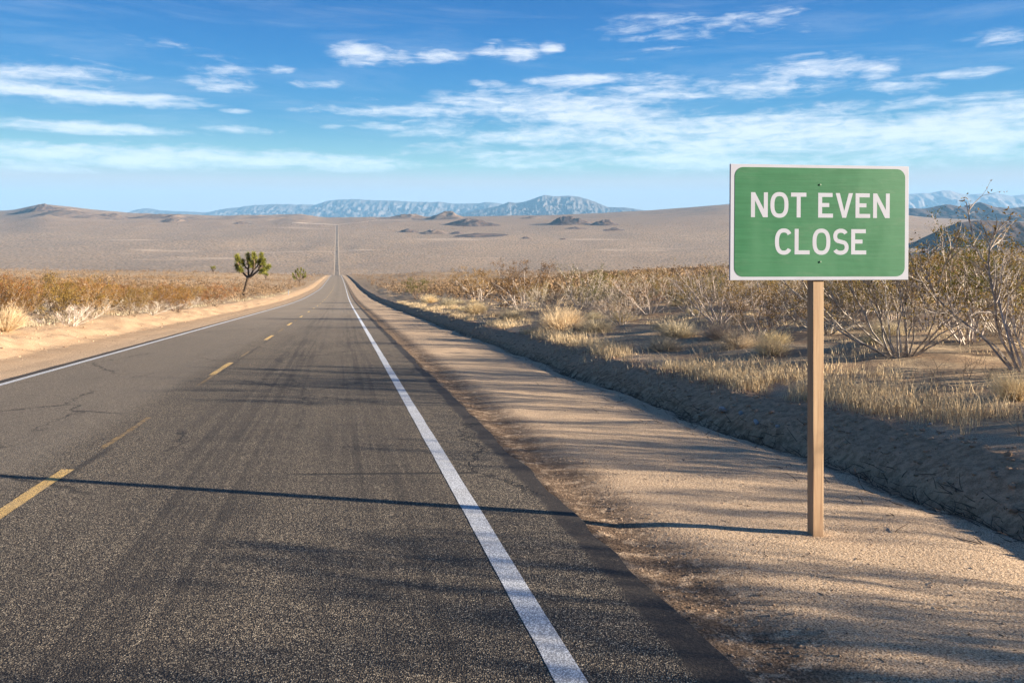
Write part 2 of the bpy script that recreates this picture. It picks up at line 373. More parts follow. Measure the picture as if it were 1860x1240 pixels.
def simple(name, c1, c2, sc=8, rough=.9, bs=.0, rnd=.0, spec=.2, stretch=(1,1,1), trans=0):
    m, t = mat(name)
    oc = t.n('ShaderNodeTexCoord').outputs['Object']; v = t.scale(oc, stretch)
    nz = t.noise(v, sc, 4, .65)
    c = t.mix(t.mr(nz, .35, .65), c1, c2)
    if rnd:
        rr = t.n('ShaderNodeObjectInfo').outputs['Random']
        c = t.mix(1.0, c, t.n('ShaderNodeHueSaturation', {'Color': c, 'Hue': t.mr(rr, 0, 1, .5-.025*rnd, .5+.03*rnd, 'LINEAR'), 'Value': t.mr(t.m('FRACT', t.m('MULTIPLY', rr, 7.13)), 0, 1, 1-.3*rnd, 1+.3*rnd, 'LINEAR')}).outputs[0])
    if trans:
        d = t.n('ShaderNodeBsdfDiffuse', {'Color': c}); tr = t.n('ShaderNodeBsdfTranslucent', {'Color': c})
        mx = t.n('ShaderNodeMixShader', {0: trans, 1: d.outputs[0], 2: tr.outputs[0]}); t.n('ShaderNodeOutputMaterial', {'Surface': mx.outputs[0]})
    else: finish(t, c, rough, nz if bs else None, bs, .01, spec)
    return m
M_BARK = simple('grey_bark', (.24,.20,.165), (.54,.47,.41), 14, rnd=.6)
M_DARKBARK = simple('brown_bark', (.10,.07,.05), (.26,.19,.14), 14, rnd=.6)
M_LEAF = simple('creosote_leaf', (.15,.10,.035), (.31,.20,.07), 5, rnd=1, trans=.3)
M_LEAFG = simple('creosote_leaf_green', (.075,.085,.015), (.15,.14,.03), 5, rnd=.8, trans=.3)
M_RUST = simple('rusty_leaf', (.175,.088,.032), (.27,.155,.055), 4, rnd=.9, trans=.3)
M_STRAW = simple('straw_stem', (.60,.46,.27), (.82,.68,.44), 6, rnd=.5, trans=.3)
M_GREY = simple('grey_stem', (.36,.29,.20), (.55,.46,.34), 6, rnd=.7, trans=.25)
M_ROCK = simple('grey_rock', (.20,.19,.18), (.42,.40,.37), 9, bs=.4, rnd=.5)
M_PEB = simple('pebble', (.13,.09,.06), (.42,.31,.22), 3)
M_CLOD = simple('soil_clod', (.26,.175,.11), (.42,.29,.19), 3)
M_LITTER = simple('ditch_litter', (.035,.025,.018), (.13,.095,.065), 12)
M_TRUNK = simple('joshua_bark', (.05,.036,.025), (.12,.085,.06), 6, bs=.5)
M_JOSH = simple('joshua_leaf', (.095,.11,.018), (.26,.25,.055), 1.6, trans=.15)
M_SKIRT = simple('dry_leaf_skirt', (.24,.18,.11), (.36,.28,.18), 3)
M_SCRUB = simple('far_scrub', (.15,.10,.06), (.27,.19,.12), .09, trans=.2)

# ------------------------------------------------------------------ ground, road and markings
def cols_():
    c = list(np.arange(-14, -6.9, .16))+[-6.85,-6.75,-6.7]+list(np.arange(-6.2, 1.6, .6))+[1.8,1.86,1.9,1.97,2.05,2.15,2.3]+list(np.arange(2.45, 4.7, .16))+list(np.arange(4.7, 6.9, .07))+list(np.arange(6.9, 14, .16))
    g = 14.0; st = .17
    ext = []
    while g < 26000: g += st; st = max(st*1.04, .17); ext.append(g); 
    return np.array([-e for e in ext][::-1]+c+ext)
rows = [-400,-200,-100,-60,-35,-20,-12,-8,-5,-3,-1.5,0,1,1.8,2.4]
g = 2.6
while g < 38000: rows.append(g); g += max(.10, g*.0125)
rows = np.array(rows); cc = cols_()
LL, YY = np.meshgrid(cc, rows)
ZZt = ground_LY(LL, YY); XX = xr(YY)+LL
V = np.stack([XX, YY, ZZt], -1).reshape(-1, 3)
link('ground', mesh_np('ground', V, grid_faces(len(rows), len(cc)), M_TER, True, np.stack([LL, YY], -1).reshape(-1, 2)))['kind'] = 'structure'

def strip(name, L0, L1, Y0, Y1, m, dz, ncol=2, jag=0, seed=0):
    r = rows[(rows > Y0) & (rows < Y1)]; r = np.concatenate([[Y0], r, [Y1]]); r = r[np.concatenate([[True], np.diff(r) > .01])]
    c = np.linspace(L0, L1, ncol); A, B = np.meshgrid(c, r)
    if jag:
        A = A.copy(); A[:, 0] += (fbm(r*2.3+seed, r*0+seed, 3))*jag; A[:, -1] += (fbm(r*1.3+seed+40, r*0+seed, 4))*jag*(2 if 'road' in name else 1)
    V = np.stack([xr(B)+A, B, zr(B)+dz], -1).reshape(-1, 3)
    return link(name, mesh_np(name, V, grid_faces(len(r), ncol), m, False, np.stack([A, B], -1).reshape(-1, 2)))
road = strip('road', -6.7, 1.84, -60, 3230, M_ROAD, 0, 9, .035)
sol = road.modifiers.new('thick', 'SOLIDIFY'); sol.thickness = .05; sol.offset = -1
tag(road, kind='structure')
tag(strip('edge_line', .97, 1.115, -20, 900, M_WHITE, .002, 2, .006, 3), 'solid white edge line on the near right side of the road', kind='structure')
tag(strip('edge_line', -6.48, -6.35, -20, 900, M_WHITE, .002, 2, .006, 5), 'solid white edge line on the far left side of the road', kind='structure')
for k in range(26):
    y1 = 7.64+11.2*k; y0 = y1-2.75
    tag(strip('centre_dash', -2.79, -2.66, y0, y1, M_YEL, .002, 2, .012, k), kind='structure')
for k, (y0, y1) in enumerate([(8.65,10.75),(14.3,16.2),(20.6,22.2),(32.5,35),(43.5,46)]):
    tag(strip('worn_centre_dash', -2.73, -2.665, y0, y1, M_YOLD, .002, 2, .02, k+60), kind='structure')
# pale dirt track crossing at the far end of the road
def dirt_track(pts, wd):
    A = []; 
    P = []
    for (u, Y) in pts: P.append(((u-930)/F*Y, Y))
    P = np.array(P); s = np.linspace(0, len(P)-1, 90); px = np.interp(s, range(len(P)), P[:, 0]); py = np.interp(s, range(len(P)), P[:, 1])
    V = []
    for x, y in zip(px, py):
        for d in (-wd, wd): V.append((x, y+d, ground(x, y+d)+.9))
    o = link('dirt_track', mesh_np('dirt_track', V, grid_faces(90, 2), M_TRACK, True)); tag(o, kind='structure')
M_TRACK = simple('track_dust', (.62,.48,.36), (.70,.55,.42), .05)
dirt_track([(530,3360),(575,3330),(612,3290),(650,3450),(700,3800)], 14)

# ------------------------------------------------------------------ hills and mountains
def hill_mat(name, a, b, snow=0, sc=.004, zlo=0, zhi=1):
    m, t = mat(name); pos = t.n('ShaderNodeNewGeometry').outputs['Position']
    nz = t.noise(pos, sc, 8, .65); c = t.mix(t.mr(nz, .38, .62), a, b)
    c = t.mix(t.mr(t.noise(pos, sc*6, 6, .7), .45, .65), c, t.mix(.5, c, (.05,.04,.035)))
    if snow:
        z = t.n('ShaderNodeSeparateXYZ', {0: pos}).outputs[2]
        s = t.m('ADD', t.mr(z, zlo, zhi, 0, 1, 'LINEAR'), t.m('MULTIPLY', t.m('SUBTRACT', t.noise(pos, sc*2.2, 7, .7), .5), 2.4))
        c = t.mix(t.mr(s, .55, .95, 0, snow), c, (.85,.87,.9))
    finish(t, c, .95, t.noise(pos, sc*5, 8, .65), .9, .5/sc*.06, .05); return m
def range_(name, prof, Y, depth, vbase, m, seed, nx=400, ny=60, rough=.5, rs=1.0):
    us = np.linspace(prof[0][0], prof[-1][0], nx); pv = np.interp(us, [p[0] for p in prof], [p[1] for p in prof])
    pv = pv+fbm(us*.06+seed, us*0, 4)*1.6*rough*np.clip((vbase-pv)/12, 0, 1)
    t = np.linspace(-1, 1, ny); X = []; 
    zb = -(vbase-HV)/F*Y-Y*.012
    U, T = np.meshgrid(us, t); PV = np.meshgrid(pv, t)[0]
    Yc = Y+T*depth; xx = (U-930)/F*Y
    H = -(PV-HV)/F*Y-zb
    env = (1-np.abs(T))**.85
    sc = rs*9/ (H.max())
    rn = ridged(xx*sc*.35+seed, Yc*sc*.35, 6)
    h = H*env*(1-rough*1.1*(1-rn)*np.clip(np.abs(T)*4, 0, 1))
    Vv = np.stack([xx, Yc, zb+h], -1).reshape(-1, 3)
    return tag(link(name, mesh_np(name, Vv, grid_faces(ny, nx), m, True)), kind='structure')
M_MTN = hill_mat('mountain_rock', (.065,.06,.06), (.12,.105,.10), .0, .0012)
M_SNOW = hill_mat('snowy_mountain', (.075,.068,.068), (.13,.115,.11), .7, .0012, 250, 900)
M_SNOW2 = hill_mat('snowy_peaks', (.17,.15,.14), (.30,.25,.22), .8, .001, 400, 1100)
M_DARKH = hill_mat('dark_rock_hill', (.06,.045,.04), (.17,.115,.085), 0, .02)
M_NAVY = hill_mat('shaded_rock_hill', (.045,.034,.032), (.105,.075,.06), 0, .012)  # cloud shadow over these hills put into a darker albedo
M_BROWNH = hill_mat('brown_hill', (.12,.085,.062), (.22,.155,.11), 0, .01)
range_('mountain', [(200,392),(224,387),(245,381),(265,378),(292,382),(344,384),(378,385),(413,378),(461,372),(507,370),(572,371),(593,364),(611,362),(639,361),(669,362),(722,364),(762,366),(799,366),(818,369),(861,369),(885,366),(904,368),(930,372),(980,380),(1040,388)],
       14500, 2200, 398, M_SNOW, 3, 520, 90, .6, 1.5)
range_('mountain', [(820,392),(861,383),(904,374),(924,366),(939,368),(953,365.5),(974,358),(990,353),(1006,355.6),(1033,354.8),(1050,357),(1066,360),(1084,368),(1103,375.5),(1135,376),(1170,382),(1200,384),(1240,388)],
       11500, 1700, 396, M_MTN, 11, 420, 110, .62, 1.5)
range_('mountain', [(1190,388),(1260,380),(1299,372),(1340,366),(1400,362),(1450,366),(1500,358),(1560,360),(1600,350),(1653,351),(1686,349),(1705,346),(1724,344.5),(1740,349),(1757,353),(1780,350),(1802,349),(1834,355),(1860,352),(1920,350),(2000,356),(2150,362),(2400,380)],
       15000, 2000, 402, M_SNOW2, 23, 520, 70, .5)
range_('mountain', [(-700,380),(-400,372),(-200,376),(-60,381),(20,383),(60,385),(130,392)], 15500, 2000, 398, M_SNOW, 29, 300, 50, .4)
range_('hill', [(1600,392),(1653,377),(1679,378),(1718,370),(1750,375),(1779,366),(1808,375),(1834,378),(1860,374),(1930,368),(2050,376),(2200,392)], 5200, 700, 402, M_NAVY, 37, 260, 50, .45)
range_('hill', [(1640,452),(1676,432),(1710,415),(1744,402),(1789,398),(1830,401),(1870,402),(1960,392),(2080,410),(2200,450)], 2380, 260, 452, M_NAVY, 43, 220, 50, .4)
range_('hill', [(1640,462),(1690,452),(1720,446),(1800,452),(1900,440),(2060,462)], 2080, 110, 470, M_BROWNH, 49, 160, 30, .4)
def mound(u, v, wpx, hpx, Y, m, seed, dfac=.7):
    x, z = (u-930)/F*Y, 0; rx = wpx/F*Y/2; H = hpx/F*Y; n = 56
    a = np.linspace(-1.25, 1.25, n); A, B = np.meshgrid(a, a); r = np.sqrt(A*A+B*B)
    ang = np.arctan2(B, A); r = r*(1+.18*fbm(A*1.3+seed, B*1.3, 3))
    h = np.clip(1-r, -.15, 1)**1.0; h = np.where(r < 1, (1-r)**1.15, -.1*(r-1)*3)
    h = h*(.45+1.0*ridged(A*1.7+seed, B*1.7+seed, 6)**2) ; h = h/h.max()
    xx = x+A*rx; yy = Y+B*rx*dfac
    g0 = ground_LY(xx-xr(yy), yy)
    Vv = np.stack([xx, yy, g0-1.0+h*H], -1).reshape(-1, 3)
    tag(link('hill', mesh_np('hill', Vv, grid_faces(n, n), m, True)), kind='structure')
def mound_at(u, vb, wpx, hpx, m, seed):
    Ys = np.linspace(1500, 4400, 500); xs = (u-930)/F*Ys; zs = ground_LY(xs-xr(Ys), Ys); vs = HV-zs/Ys*F
    k = np.argmin(np.abs(vs-vb)); mound(u, vb, wpx, hpx, float(Ys[k]), m, seed)
for a in [(858,409,100,13,M_DARKH,1),(1034,407,88,15,M_DARKH,2),(1098,408,54,10,M_DARKH,3),(742,421,42,7,M_DARKH,4),(790,424,60,8,M_BROWNH,5),(740,397,120,9,M_BROWNH,6),(812,397,110,14,M_BROWNH,7),(872,428,110,5,M_DARKH,8),(955,433,28,4,M_DARKH,9),(1024,435,20,3,M_DARKH,10),(1045,415,50,4,M_DARKH,12),(1115,418,50,5,M_DARKH,13),(968,397,50,5,M_BROWNH,14),
          (82,381,60,12,M_DARKH,15),(118,384,90,8,M_BROWNH,21),(48,386,70,7,M_BROWNH,22),(205,394,70,7,M_BROWNH,23),(318,402,60,7,M_BROWNH,16),(300,397,130,9,M_BROWNH,17),(440,407,40,5,M_BROWNH,18),(150,394,160,10,M_BROWNH,19),(830,424,30,4,M_DARKH,20)]: mound_at(*a)

# ------------------------------------------------------------------ the sign
M_SIGNW, t = mat('sign_white'); oc = t.n('ShaderNodeTexCoord').outputs['Object']
finish(t, t.mix(t.mr(t.noise(oc, 5, 5, .7), .3, .75), (.365,.385,.45), (.335,.35,.405)), .55, None, spec=.2)
M_SIGNG, t = mat('sign_green'); oc = t.n('ShaderNodeTexCoord').outputs['Object']
so_ = t.n('ShaderNodeSeparateXYZ', {0: oc}).outputs
br = t.noise(t.scale(oc, (2.2, 1, 60)), 1.0, 4, .6)
cg = t.mix(t.mr(br, .3, .7), (.017,.108,.047), (.026,.136,.063))
cg = t.mix(t.mr(t.noise(t.scale(oc, (2.2, 1, .6)), 1.1, 3, .5), .42, .62, 0, .45), cg, (.062,.185,.100))
cg = t.mix(t.mr(t.noise(oc, 26, 5, .8), .68, .75, 0, .3), cg, (.15,.28,.17))
cg = t.mix(t.mr(t.noise(t.scale(oc, (1.5, 1, 7)), 1.6, 6, .75), .50, .78, 0, .35), cg, (.12,.19,.13))
finish(t, cg, .5, t.noise(t.scale(oc, (1, 1, 1.5)), 4, 3), .25, .01, .25)
M_WOOD, t = mat('post_wood'); oc = t.n('ShaderNodeTexCoord').outputs['Object']
g1 = t.noise(t.scale(oc, (38, 38, 1.6)), 1.0, 5, .65, .6); g2 = t.noise(t.scale(oc, (120, 120, 3)), 1.0, 3, .6)
cw = t.mix(t.mr(g1, .32, .68), (.30,.20,.122), (.40,.285,.18)); cw = t.mix(t.mr(g2, .5, .7, 0, .4), cw, (.28,.15,.085))
cw = t.mix(t.mr(t.noise(t.scale(oc, (75, 75, 1.1)), 1.0, 2, .4), .66, .70, 0, .8), cw, (.11,.065,.04))
cw = t.mix(t.mr(t.n('ShaderNodeSeparateXYZ', {0: oc}).outputs[2], .35, .0, 0, .45), cw, (.25,.165,.105))
cw = t.mix(t.mr(t.noise(t.scale(oc, (14, 14, 3.5)), 1.0, 4, .6), .58, .72, 0, .45), cw, (.36,.27,.22))
finish(t, cw, .75, g2, .25, .003, .2)
M_BOLT = simple('bolt_metal', (.05,.10,.06), (.12,.20,.13), 20, .4, spec=.5)

Ysg = 5.66; SA = math.atan(.11)
px, pz = (1486.5-930)/F*Ysg, -(968-HV)/F*Ysg
gz = ground(px, Ysg+.04)
sign = empty('road_sign', (px, Ysg, gz), SA)
tag(sign, 'green rectangular highway sign on a single wooden post with white words', 'road sign')
PH = 0-gz                                    # camera height above the sign's foot
def bevel(o, w_, seg=2):
    b = o.modifiers.new('bevel', 'BEVEL'); b.width = w_; b.segments = seg; b.limit_method = 'ANGLE'
mb = MB(); mb.box(-.041, .041, 0, .088, -.25, PH+(HV-312)/F*Ysg)
o = link('post', mb.mesh('post', M_WOOD), sign); bevel(o, .003)
k = .2339/F*Ysg                              # metres per unit of the measured lettering
def S(x, y): return ((x-889)*k*1.035, (575-y)*k)
zc = PH+(HV-(270+575*.2339))/F*Ysg; xc = (1280+889*.2339-930)/F*Ysg-px
panel = MB(); a, b = S(188, 1018), S(1590, 130)
panel.box(a[0], b[0], -.022, -.002, a[1], b[1])
pn = link('panel', panel.mesh('panel', M_SIGNW), sign, (xc, 0, zc), (0, R(.35), 0)); bevel(pn, .0015)
def rrect(x0, y0, x1, y1, r):
    (ax, az_), (bx, bz) = S(x0, y1), S(x1, y0); r *= k; pts = []
    for (cx, cz, s) in ((bx-r, bz-r, 0), (ax+r, bz-r, 90), (ax+r, az_+r, 180), (bx-r, az_+r, 270)):
        for i in range(11): an = R(s+9*i); pts.append((cx+r*math.cos(an), cz+r*math.sin(an)))
    return pts
gb = MB(); gb.prism(rrect(220, 153, 1560, 991, 70)[::-1], -.0235, -.0215)
link('green_field', gb.mesh('green_field', M_SIGNG), pn)
SW = 31.0
def stroke(mb, pts, closed=False, sw=SW):
    n = len(pts); pts = [Vector(p) for p in pts]; inn = []; out = []
    for i in range(n):
        if closed: d = pts[(i+1) % n]-pts[i-1]
        else: d = pts[min(i+1, n-1)]-pts[max(i-1, 0)]
        d.normalize(); nn_ = Vector((-d.y, d.x)); inn.append(pts[i]+nn_*sw/2); out.append(pts[i]-nn_*sw/2)
    rng = range(n if closed else n-1)
    b = len(mb.v)
    for i in range(n):
        for p in (inn[i], out[i]):
            x, z = S(*p); mb.v.append((x, -.0239, z)); mb.v.append((x, -.0233, z))
    for i in rng:
        j = (i+1) % n; A = b+4*i; B = b+4*j
        mb.f += [(A, B, B+2, A+2), (A, A+1, B+1, B), (A+2, B+2, B+3, A+3)]
    if not closed: mb.f += [(b, b+2, b+3, b+1), (b+4*(n-1), b+4*(n-1)+1, b+4*(n-1)+3, b+4*(n-1)+2)]
def poly(mb, pts):
    p = [S(*q_) for q_ in pts]
    area = sum(p[i][0]*p[(i+1) % len(p)][1]-p[(i+1) % len(p)][0]*p[i][1] for i in range(len(p)))
    if area < 0: p = p[::-1]
    mb.prism(p, -.0239, -.0233)
def stad(x0, x1, y0, y1, a0=0, a1=360, n=48, pw=2.5):      # superellipse centreline
    cx, cy, rx, ry = (x0+x1)/2, (y0+y1)/2, (x1-x0-SW)/2, (y1-y0-SW)/2; out = []
    for i in range(n+1):
        an = R(a0+(a1-a0)*i/n); c, s = math.cos(an), math.sin(an)
        out.append((cx+rx*math.copysign(abs(c)**(2/pw), c), cy-ry*math.copysign(abs(s)**(2/pw), s)))
    return out
def letter(mb, ch, x0, x1, y0, y1):
    w_ = SW; ym = (y0+y1)/2
    if ch == 'N':
        poly(mb, [(x0,y0),(x0+w_,y0),(x0+w_,y1),(x0,y1)]); poly(mb, [(x1-w_,y0),(x1,y0),(x1,y1),(x1-w_,y1)])
        poly(mb, [(x0+w_+.05,y0),(x1-w_-.05,y1-62),(x1-w_-.05,y1),(x1-w_-6,y1),(x0+w_+.05,y0+62)])
    elif ch == 'O': stroke(mb, stad(x0, x1, y0, y1)[:-1], True)
    elif ch == 'T': poly(mb, [(x0,y0),(x1,y0),(x1,y0+w_),(x0,y0+w_)]); c = (x0+x1)/2; poly(mb, [(c-w_/2,y0+w_+.05),(c+w_/2,y0+w_+.05),(c+w_/2,y1),(c-w_/2,y1)])
    elif ch == 'E':
        poly(mb, [(x0,y0),(x0+w_,y0),(x0+w_,y1),(x0,y1)])
        for (ya, xe) in ((y0, x1-4), (ym-w_/2-2, x1-30), (y1-w_, x1)): poly(mb, [(x0+w_+.05,ya),(xe,ya),(xe,ya+w_),(x0+w_+.05,ya+w_)])
    elif ch == 'L': poly(mb, [(x0,y0),(x0+w_,y0),(x0+w_,y1),(x0,y1)]); poly(mb, [(x0+w_+.05,y1-w_),(x1,y1-w_),(x1,y1),(x0+w_+.05,y1)])
    elif ch == 'V': c = (x0+x1)/2; poly(mb, [(x0,y0),(x0+w_+2,y0),(c,y1-52),(x1-w_-2,y0),(x1,y0),(c+15,y1),(c-15,y1)])
    elif ch == 'C': stroke(mb, stad(x0, x1+8, y0, y1, 38, 322, 44, 2.4))
    elif ch == 'S':
        h = (y1-y0); up = stad(x0+6, x1-2, y0, y0+h*.5+w_/2, 28, 235, 26, 2.2); dn = stad(x0, x1, y0+h*.5-w_/2, y1, 55, -152, 26, 2.2)
        stroke(mb, up+dn)
for (txt, y0, y1, spans) in (('NOTEVEN', 345, 536, [(345,475),(495,635),(655,775),(868,985),(1005,1142),(1163,1280),(1303,1436)]), ('CLOSE', 624, 820, [(532,662),(685,803),(825,965),(982,1110),(1130,1250)])):
    for ch, (x0, x1) in zip(txt, spans):
        mb = MB(); letter(mb, ch, x0, x1, y0-(3 if ch in 'OCS' else 0), y1+(3 if ch in 'OCS' else 0))
        link('letter', mb.mesh('letter', M_SIGNW), pn)
for (x, y) in ((882, 282), (886, 878)):
    mb = MB(); c = S(x, y)
    ring = [(c[0]+.0075*math.cos(R(30*i)), c[1]+.0075*math.sin(R(30*i))) for i in range(12)]; mb.prism(ring[::-1], -.0285, -.0233)
    o = link('bolt', mb.mesh('bolt', M_BOLT, True), pn); bevel(o, .002)

# ------------------------------------------------------------------ plants
def rvec(r, spread=1.0): return Vector((r.uniform(-1,1), r.uniform(-1,1), r.uniform(-1,1)))*spread
def branch(r, p, d, ln, seg, wob, up=0.0):
    pts = [p.copy()]; d = d.normalized()
    for i in range(seg):
        d = (d+rvec(r, wob)+Vector((0,0,up))).normalized(); p = p+d*(ln/seg); pts.append(p.copy())
    return pts
def shrub(name, seed, h, spread, nst, leaf, bark, wood=1.0, lmat=None, lean=(0,0), leaf_size=.019, thick=1.0, gnarl=.2):
    r = random.Random(seed); wb = MB(); lv = []; tips = []
    for i in range(nst):
        a = 2*math.pi*(i+r.random()*.8)/nst; tl = R(r.uniform(8, spread))
        d = Vector((math.cos(a)*math.sin(tl)+lean[0], math.sin(a)*math.sin(tl)+lean[1], math.cos(tl)))
        ln = h*r.uniform(.68, 1.05)/max(.6, math.cos(tl)*1.02); ln = min(ln, h*1.25)
        pts = branch(r, Vector((math.cos(a)*.07*h, math.sin(a)*.07*h, -.06)), d, ln, 8, gnarl, .05)
        rad = [thick*.0145*h/1.8*(1-.8*j/8)+.0022 for j in range(9)]; wb.tube(pts, rad, 4)
        tips.append((pts[-1], 1))
        for b_ in range(int(5*wood)+2):
            q_ = r.uniform(.3, .95); j = int(q_*8); f = q_*8-j; p0 = pts[j].lerp(pts[min(j+1, 8)], f)
            dd = (pts[min(j+1, 8)]-pts[j]).normalized()+rvec(r, .75)+Vector((0,0,.15))
            l2 = h*r.uniform(.16, .36)*(1.15-q_*.5); p2 = branch(r, p0, dd, l2, 4, .26, .05)
            wb.tube(p2, [.0062*thick*h/1.8*(1-.7*m_/4)+.0014 for m_ in range(5)], 3)
            for c_ in range(3):
                j2 = r.randint(1, 4); d3 = (p2[j2]-p2[j2-1]).normalized()+rvec(r, .8)+Vector((0,0,.1))
                p3 = branch(r, p2[j2], d3, h*r.uniform(.05, .14), 2, .3, .04); wb.tube(p3, [.0026, .002, .0012], 3); tips.append((p3[-1], .8)); 
                if r.random() < .6: tips.append((p3[1], .6))
    fol = MB()
    if leaf:
        for (tp, wgt) in tips:
            if tp.z < h*.28 and r.random() < .75: continue
            for i in range(int(leaf*wgt*r.uniform(.5, 1.5))):
                c = tp+Vector((r.gauss(0,1), r.gauss(0,1), r.gauss(0,.8)))*.032*h/1.8*1.4
                s = leaf_size*r.uniform(.6, 1.4); a = rvec(r).normalized(); b2 = a.cross(rvec(r)).normalized()
                fol.tri(c-a*s, c+a*s, c+b2*s*.9)
    e = empty(name, (0, 0, -500))
    link('branches', wb.mesh(name+'_branches', bark), e)
    if leaf: link('foliage', fol.mesh(name+'_foliage', lmat or M_LEAF), e)
    return e
def dome(name, seed, rad, n, m, upright=.5, wdt=.006, fz=1.0):
    r = random.Random(seed); mb = MB()
    for i in range(n):
        a = r.uniform(0, 2*math.pi); tl = math.acos(r.uniform(.05, 1)) * (1-.35*upright)
        d = Vector((math.cos(a)*math.sin(tl), math.sin(a)*math.sin(tl), math.cos(tl)*fz)); ln = rad*r.uniform(.6, 1.12)
        p0 = Vector((math.cos(a), math.sin(a), 0))*rad*r.uniform(0, .2)+Vector((0,0,-.03))
        pm = p0+d*ln*.55+rvec(r, .04*rad); p1 = p0+d*ln+rvec(r, .09*rad)
        s = d.cross(rvec(r)).normalized()*wdt
        b = len(mb.v); mb.v += [tuple(p0-s*.6), tuple(p0+s*.6), tuple(pm+s*.5), tuple(pm-s*.5), tuple(p1)]
        mb.f += [(b,b+1,b+2,b+3), (b+3,b+2,b+4)]
        for _ in range(2):
            q_ = pm.lerp(p1, r.random()); e_ = q_+(d+rvec(r, .8)).normalized()*rad*.16; mb.tri(q_-s*.5, q_+s*.5, e_)
    me = mb.mesh(name, m); return me
# prototypes (placed once each, afterwards copied)
CRE = [shrub('creosote_bush', 100+i, 1.8, 52, [13,11,15,12,14][i], [16,12,18,14,10][i], M_BARK, 1.3, [M_LEAF, M_LEAFG, M_LEAF, M_LEAFG, M_LEAF][i], gnarl=.22, lean=[(0,0),(.25,.1),(-.2,.1),(0,-.2),(.1,.2)][i]) for i in range(5)]
RUS = [shrub('rusty_shrub', 200+i, 1.5, 60, 16, [18,15,16][i], M_DARKBARK, 1.0, M_RUST, gnarl=.2) for i in range(3)]
DEAD = [shrub('bare_grey_shrub', 300+i, 1.8, [58,70,52][i], [17,19,13][i], [5,3,6][i], M_BARK, 2.0, M_LEAF, gnarl=.22, thick=1.0, leaf_size=.018) for i in range(3)]
GREEN = shrub('green_creosote_bush', 401, 1.8, 48, 16, 20, M_DARKBARK, 1.0, M_LEAFG)
DOME = [dome('straw_bush', 500+i, .5, 900, [M_STRAW, M_STRAW, M_GREY, M_GREY][i], [.5,.8,.2,.4][i], .0045) for i in range(4)]

placed = {}
def put(kind, proto, loc, rz, s, label, cat, group):
    if id(proto) not in placed and isinstance(proto, bpy.types.Object):
        placed[id(proto)] = 1; o = proto; o.location = loc; o.rotation_euler = (0,0,rz); o.scale = (s,)*3 if not hasattr(s, '__len__') else s
    elif isinstance(proto, bpy.types.Object): o = copy_tree(proto, loc, rz, s)
    else: o = link(kind, proto, None, loc, (0,0,rz), (s,)*3 if not hasattr(s, '__len__') else s)
    tag(o, label, cat, group); return o
def px2m(d, Y): return d/F*Y
rnd_ = random.Random(5)
taken = []
G1 = 'shrubs beyond the right bank'; G2 = 'shrubs beyond the left bank'; G3 = 'straw and grey bushes on the right bank'
def hero(proto, kind, u, v, vt, h0, label, cat, group, wf=1.0, rz=None):
    x, y, z = hit(u, v); s = px2m(v-vt, y)/h0
    taken.append((x, y, .55*s*h0)); return put(kind, proto, (x, y, z-.02), rnd_.uniform(0, 6.28) if rz is None else rz, (s*wf, s*wf, s), label, cat, group)
hero(DEAD[0], '', 1637, 645, 425, 1.8, 'big bare pale grey shrub right of the sign post, its stems fanning from one base', 'shrub', G1, 1.05, 0.5)
hero(DEAD[2], '', 1872, 672, 395, 1.8, 'tall bare shrub cut by the right edge of the photo', 'shrub', G1, 1.1)
hero(DEAD[1], '', 1500, 606, 520, 1.8, 'low tangled bare shrub with dark branches directly behind the sign post', 'shrub', G1, 1.7)
hero(DEAD[1], '', 1305, 588, 478, 1.8, 'thin bare shrub rising just left of the sign under its lower left corner', 'shrub', G1, .9)
hero(GREEN, '', 757, 543, 506, 1.8, 'rounded dark green bush nearest the road on the right, the greenest there', 'shrub', G1, 1.15)
hero(CRE[0], '', 945, 562, 474, 1.8, 'tall pale stemmed creosote bush standing above the thicket left of centre', 'shrub', G1, 1.05)
hero(CRE[1], '', 1060, 572, 484, 1.8, 'creosote bush with white stems behind the biggest straw bush', 'shrub', G1, 1.05)
hero(CRE[2], '', 870, 548, 488, 1.8, 'olive creosote bush at the left end of the right hand thicket', 'shrub', G1, 1.1)
hero(CRE[3], '', 1760, 622, 425, 1.8, 'tall creosote bush with ochre leaves reaching the far hills right of the sign', 'shrub', G1, .9)
hero(CRE[4], '', 1690, 600, 470, 1.8, 'ochre topped creosote bush close to the right edge of the sign panel', 'shrub', G1, 1.0)
hero(CRE[0], '', 1420, 585, 500, 1.8, 'creosote bush seen below the sign panel, left of the post', 'shrub', G1, 1.1)
hero(CRE[2], '', 1590, 600, 500, 1.8, 'brown creosote bush just under the lower right corner of the sign panel', 'shrub', G1, 1.1)
hero(CRE[1], '', 1835, 620, 458, 1.8, 'ochre creosote bush behind the bare shrub at the right edge', 'shrub', G1, 1.1)
hero(CRE[4], '', 1180, 570, 500, 1.8, 'brown creosote bush midway between the biggest straw bush and the sign', 'shrub', G1, 1.1)
hero(DEAD[0], '', 1130, 590, 545, 1.8, 'low grey leafless shrub right of the biggest straw bush', 'shrub', G1, 1.3)
for (L_, y, hh, pr, lab) in [(10.6,1.1,2.1,CRE[0],'nearest creosote bush outside the photo on the right'),(12.6,-.4,2.4,CRE[4],'tallest creosote bush outside the photo on the right')]:
    x = float(xr(y))+L_; taken.append((x, y, 1.0)); put('', pr, (x, y, ground(x, y)-.03), rnd_.uniform(0, 6), (hh/1.8*1.1,)*2+(hh/1.8,), lab, 'shrub', G1)
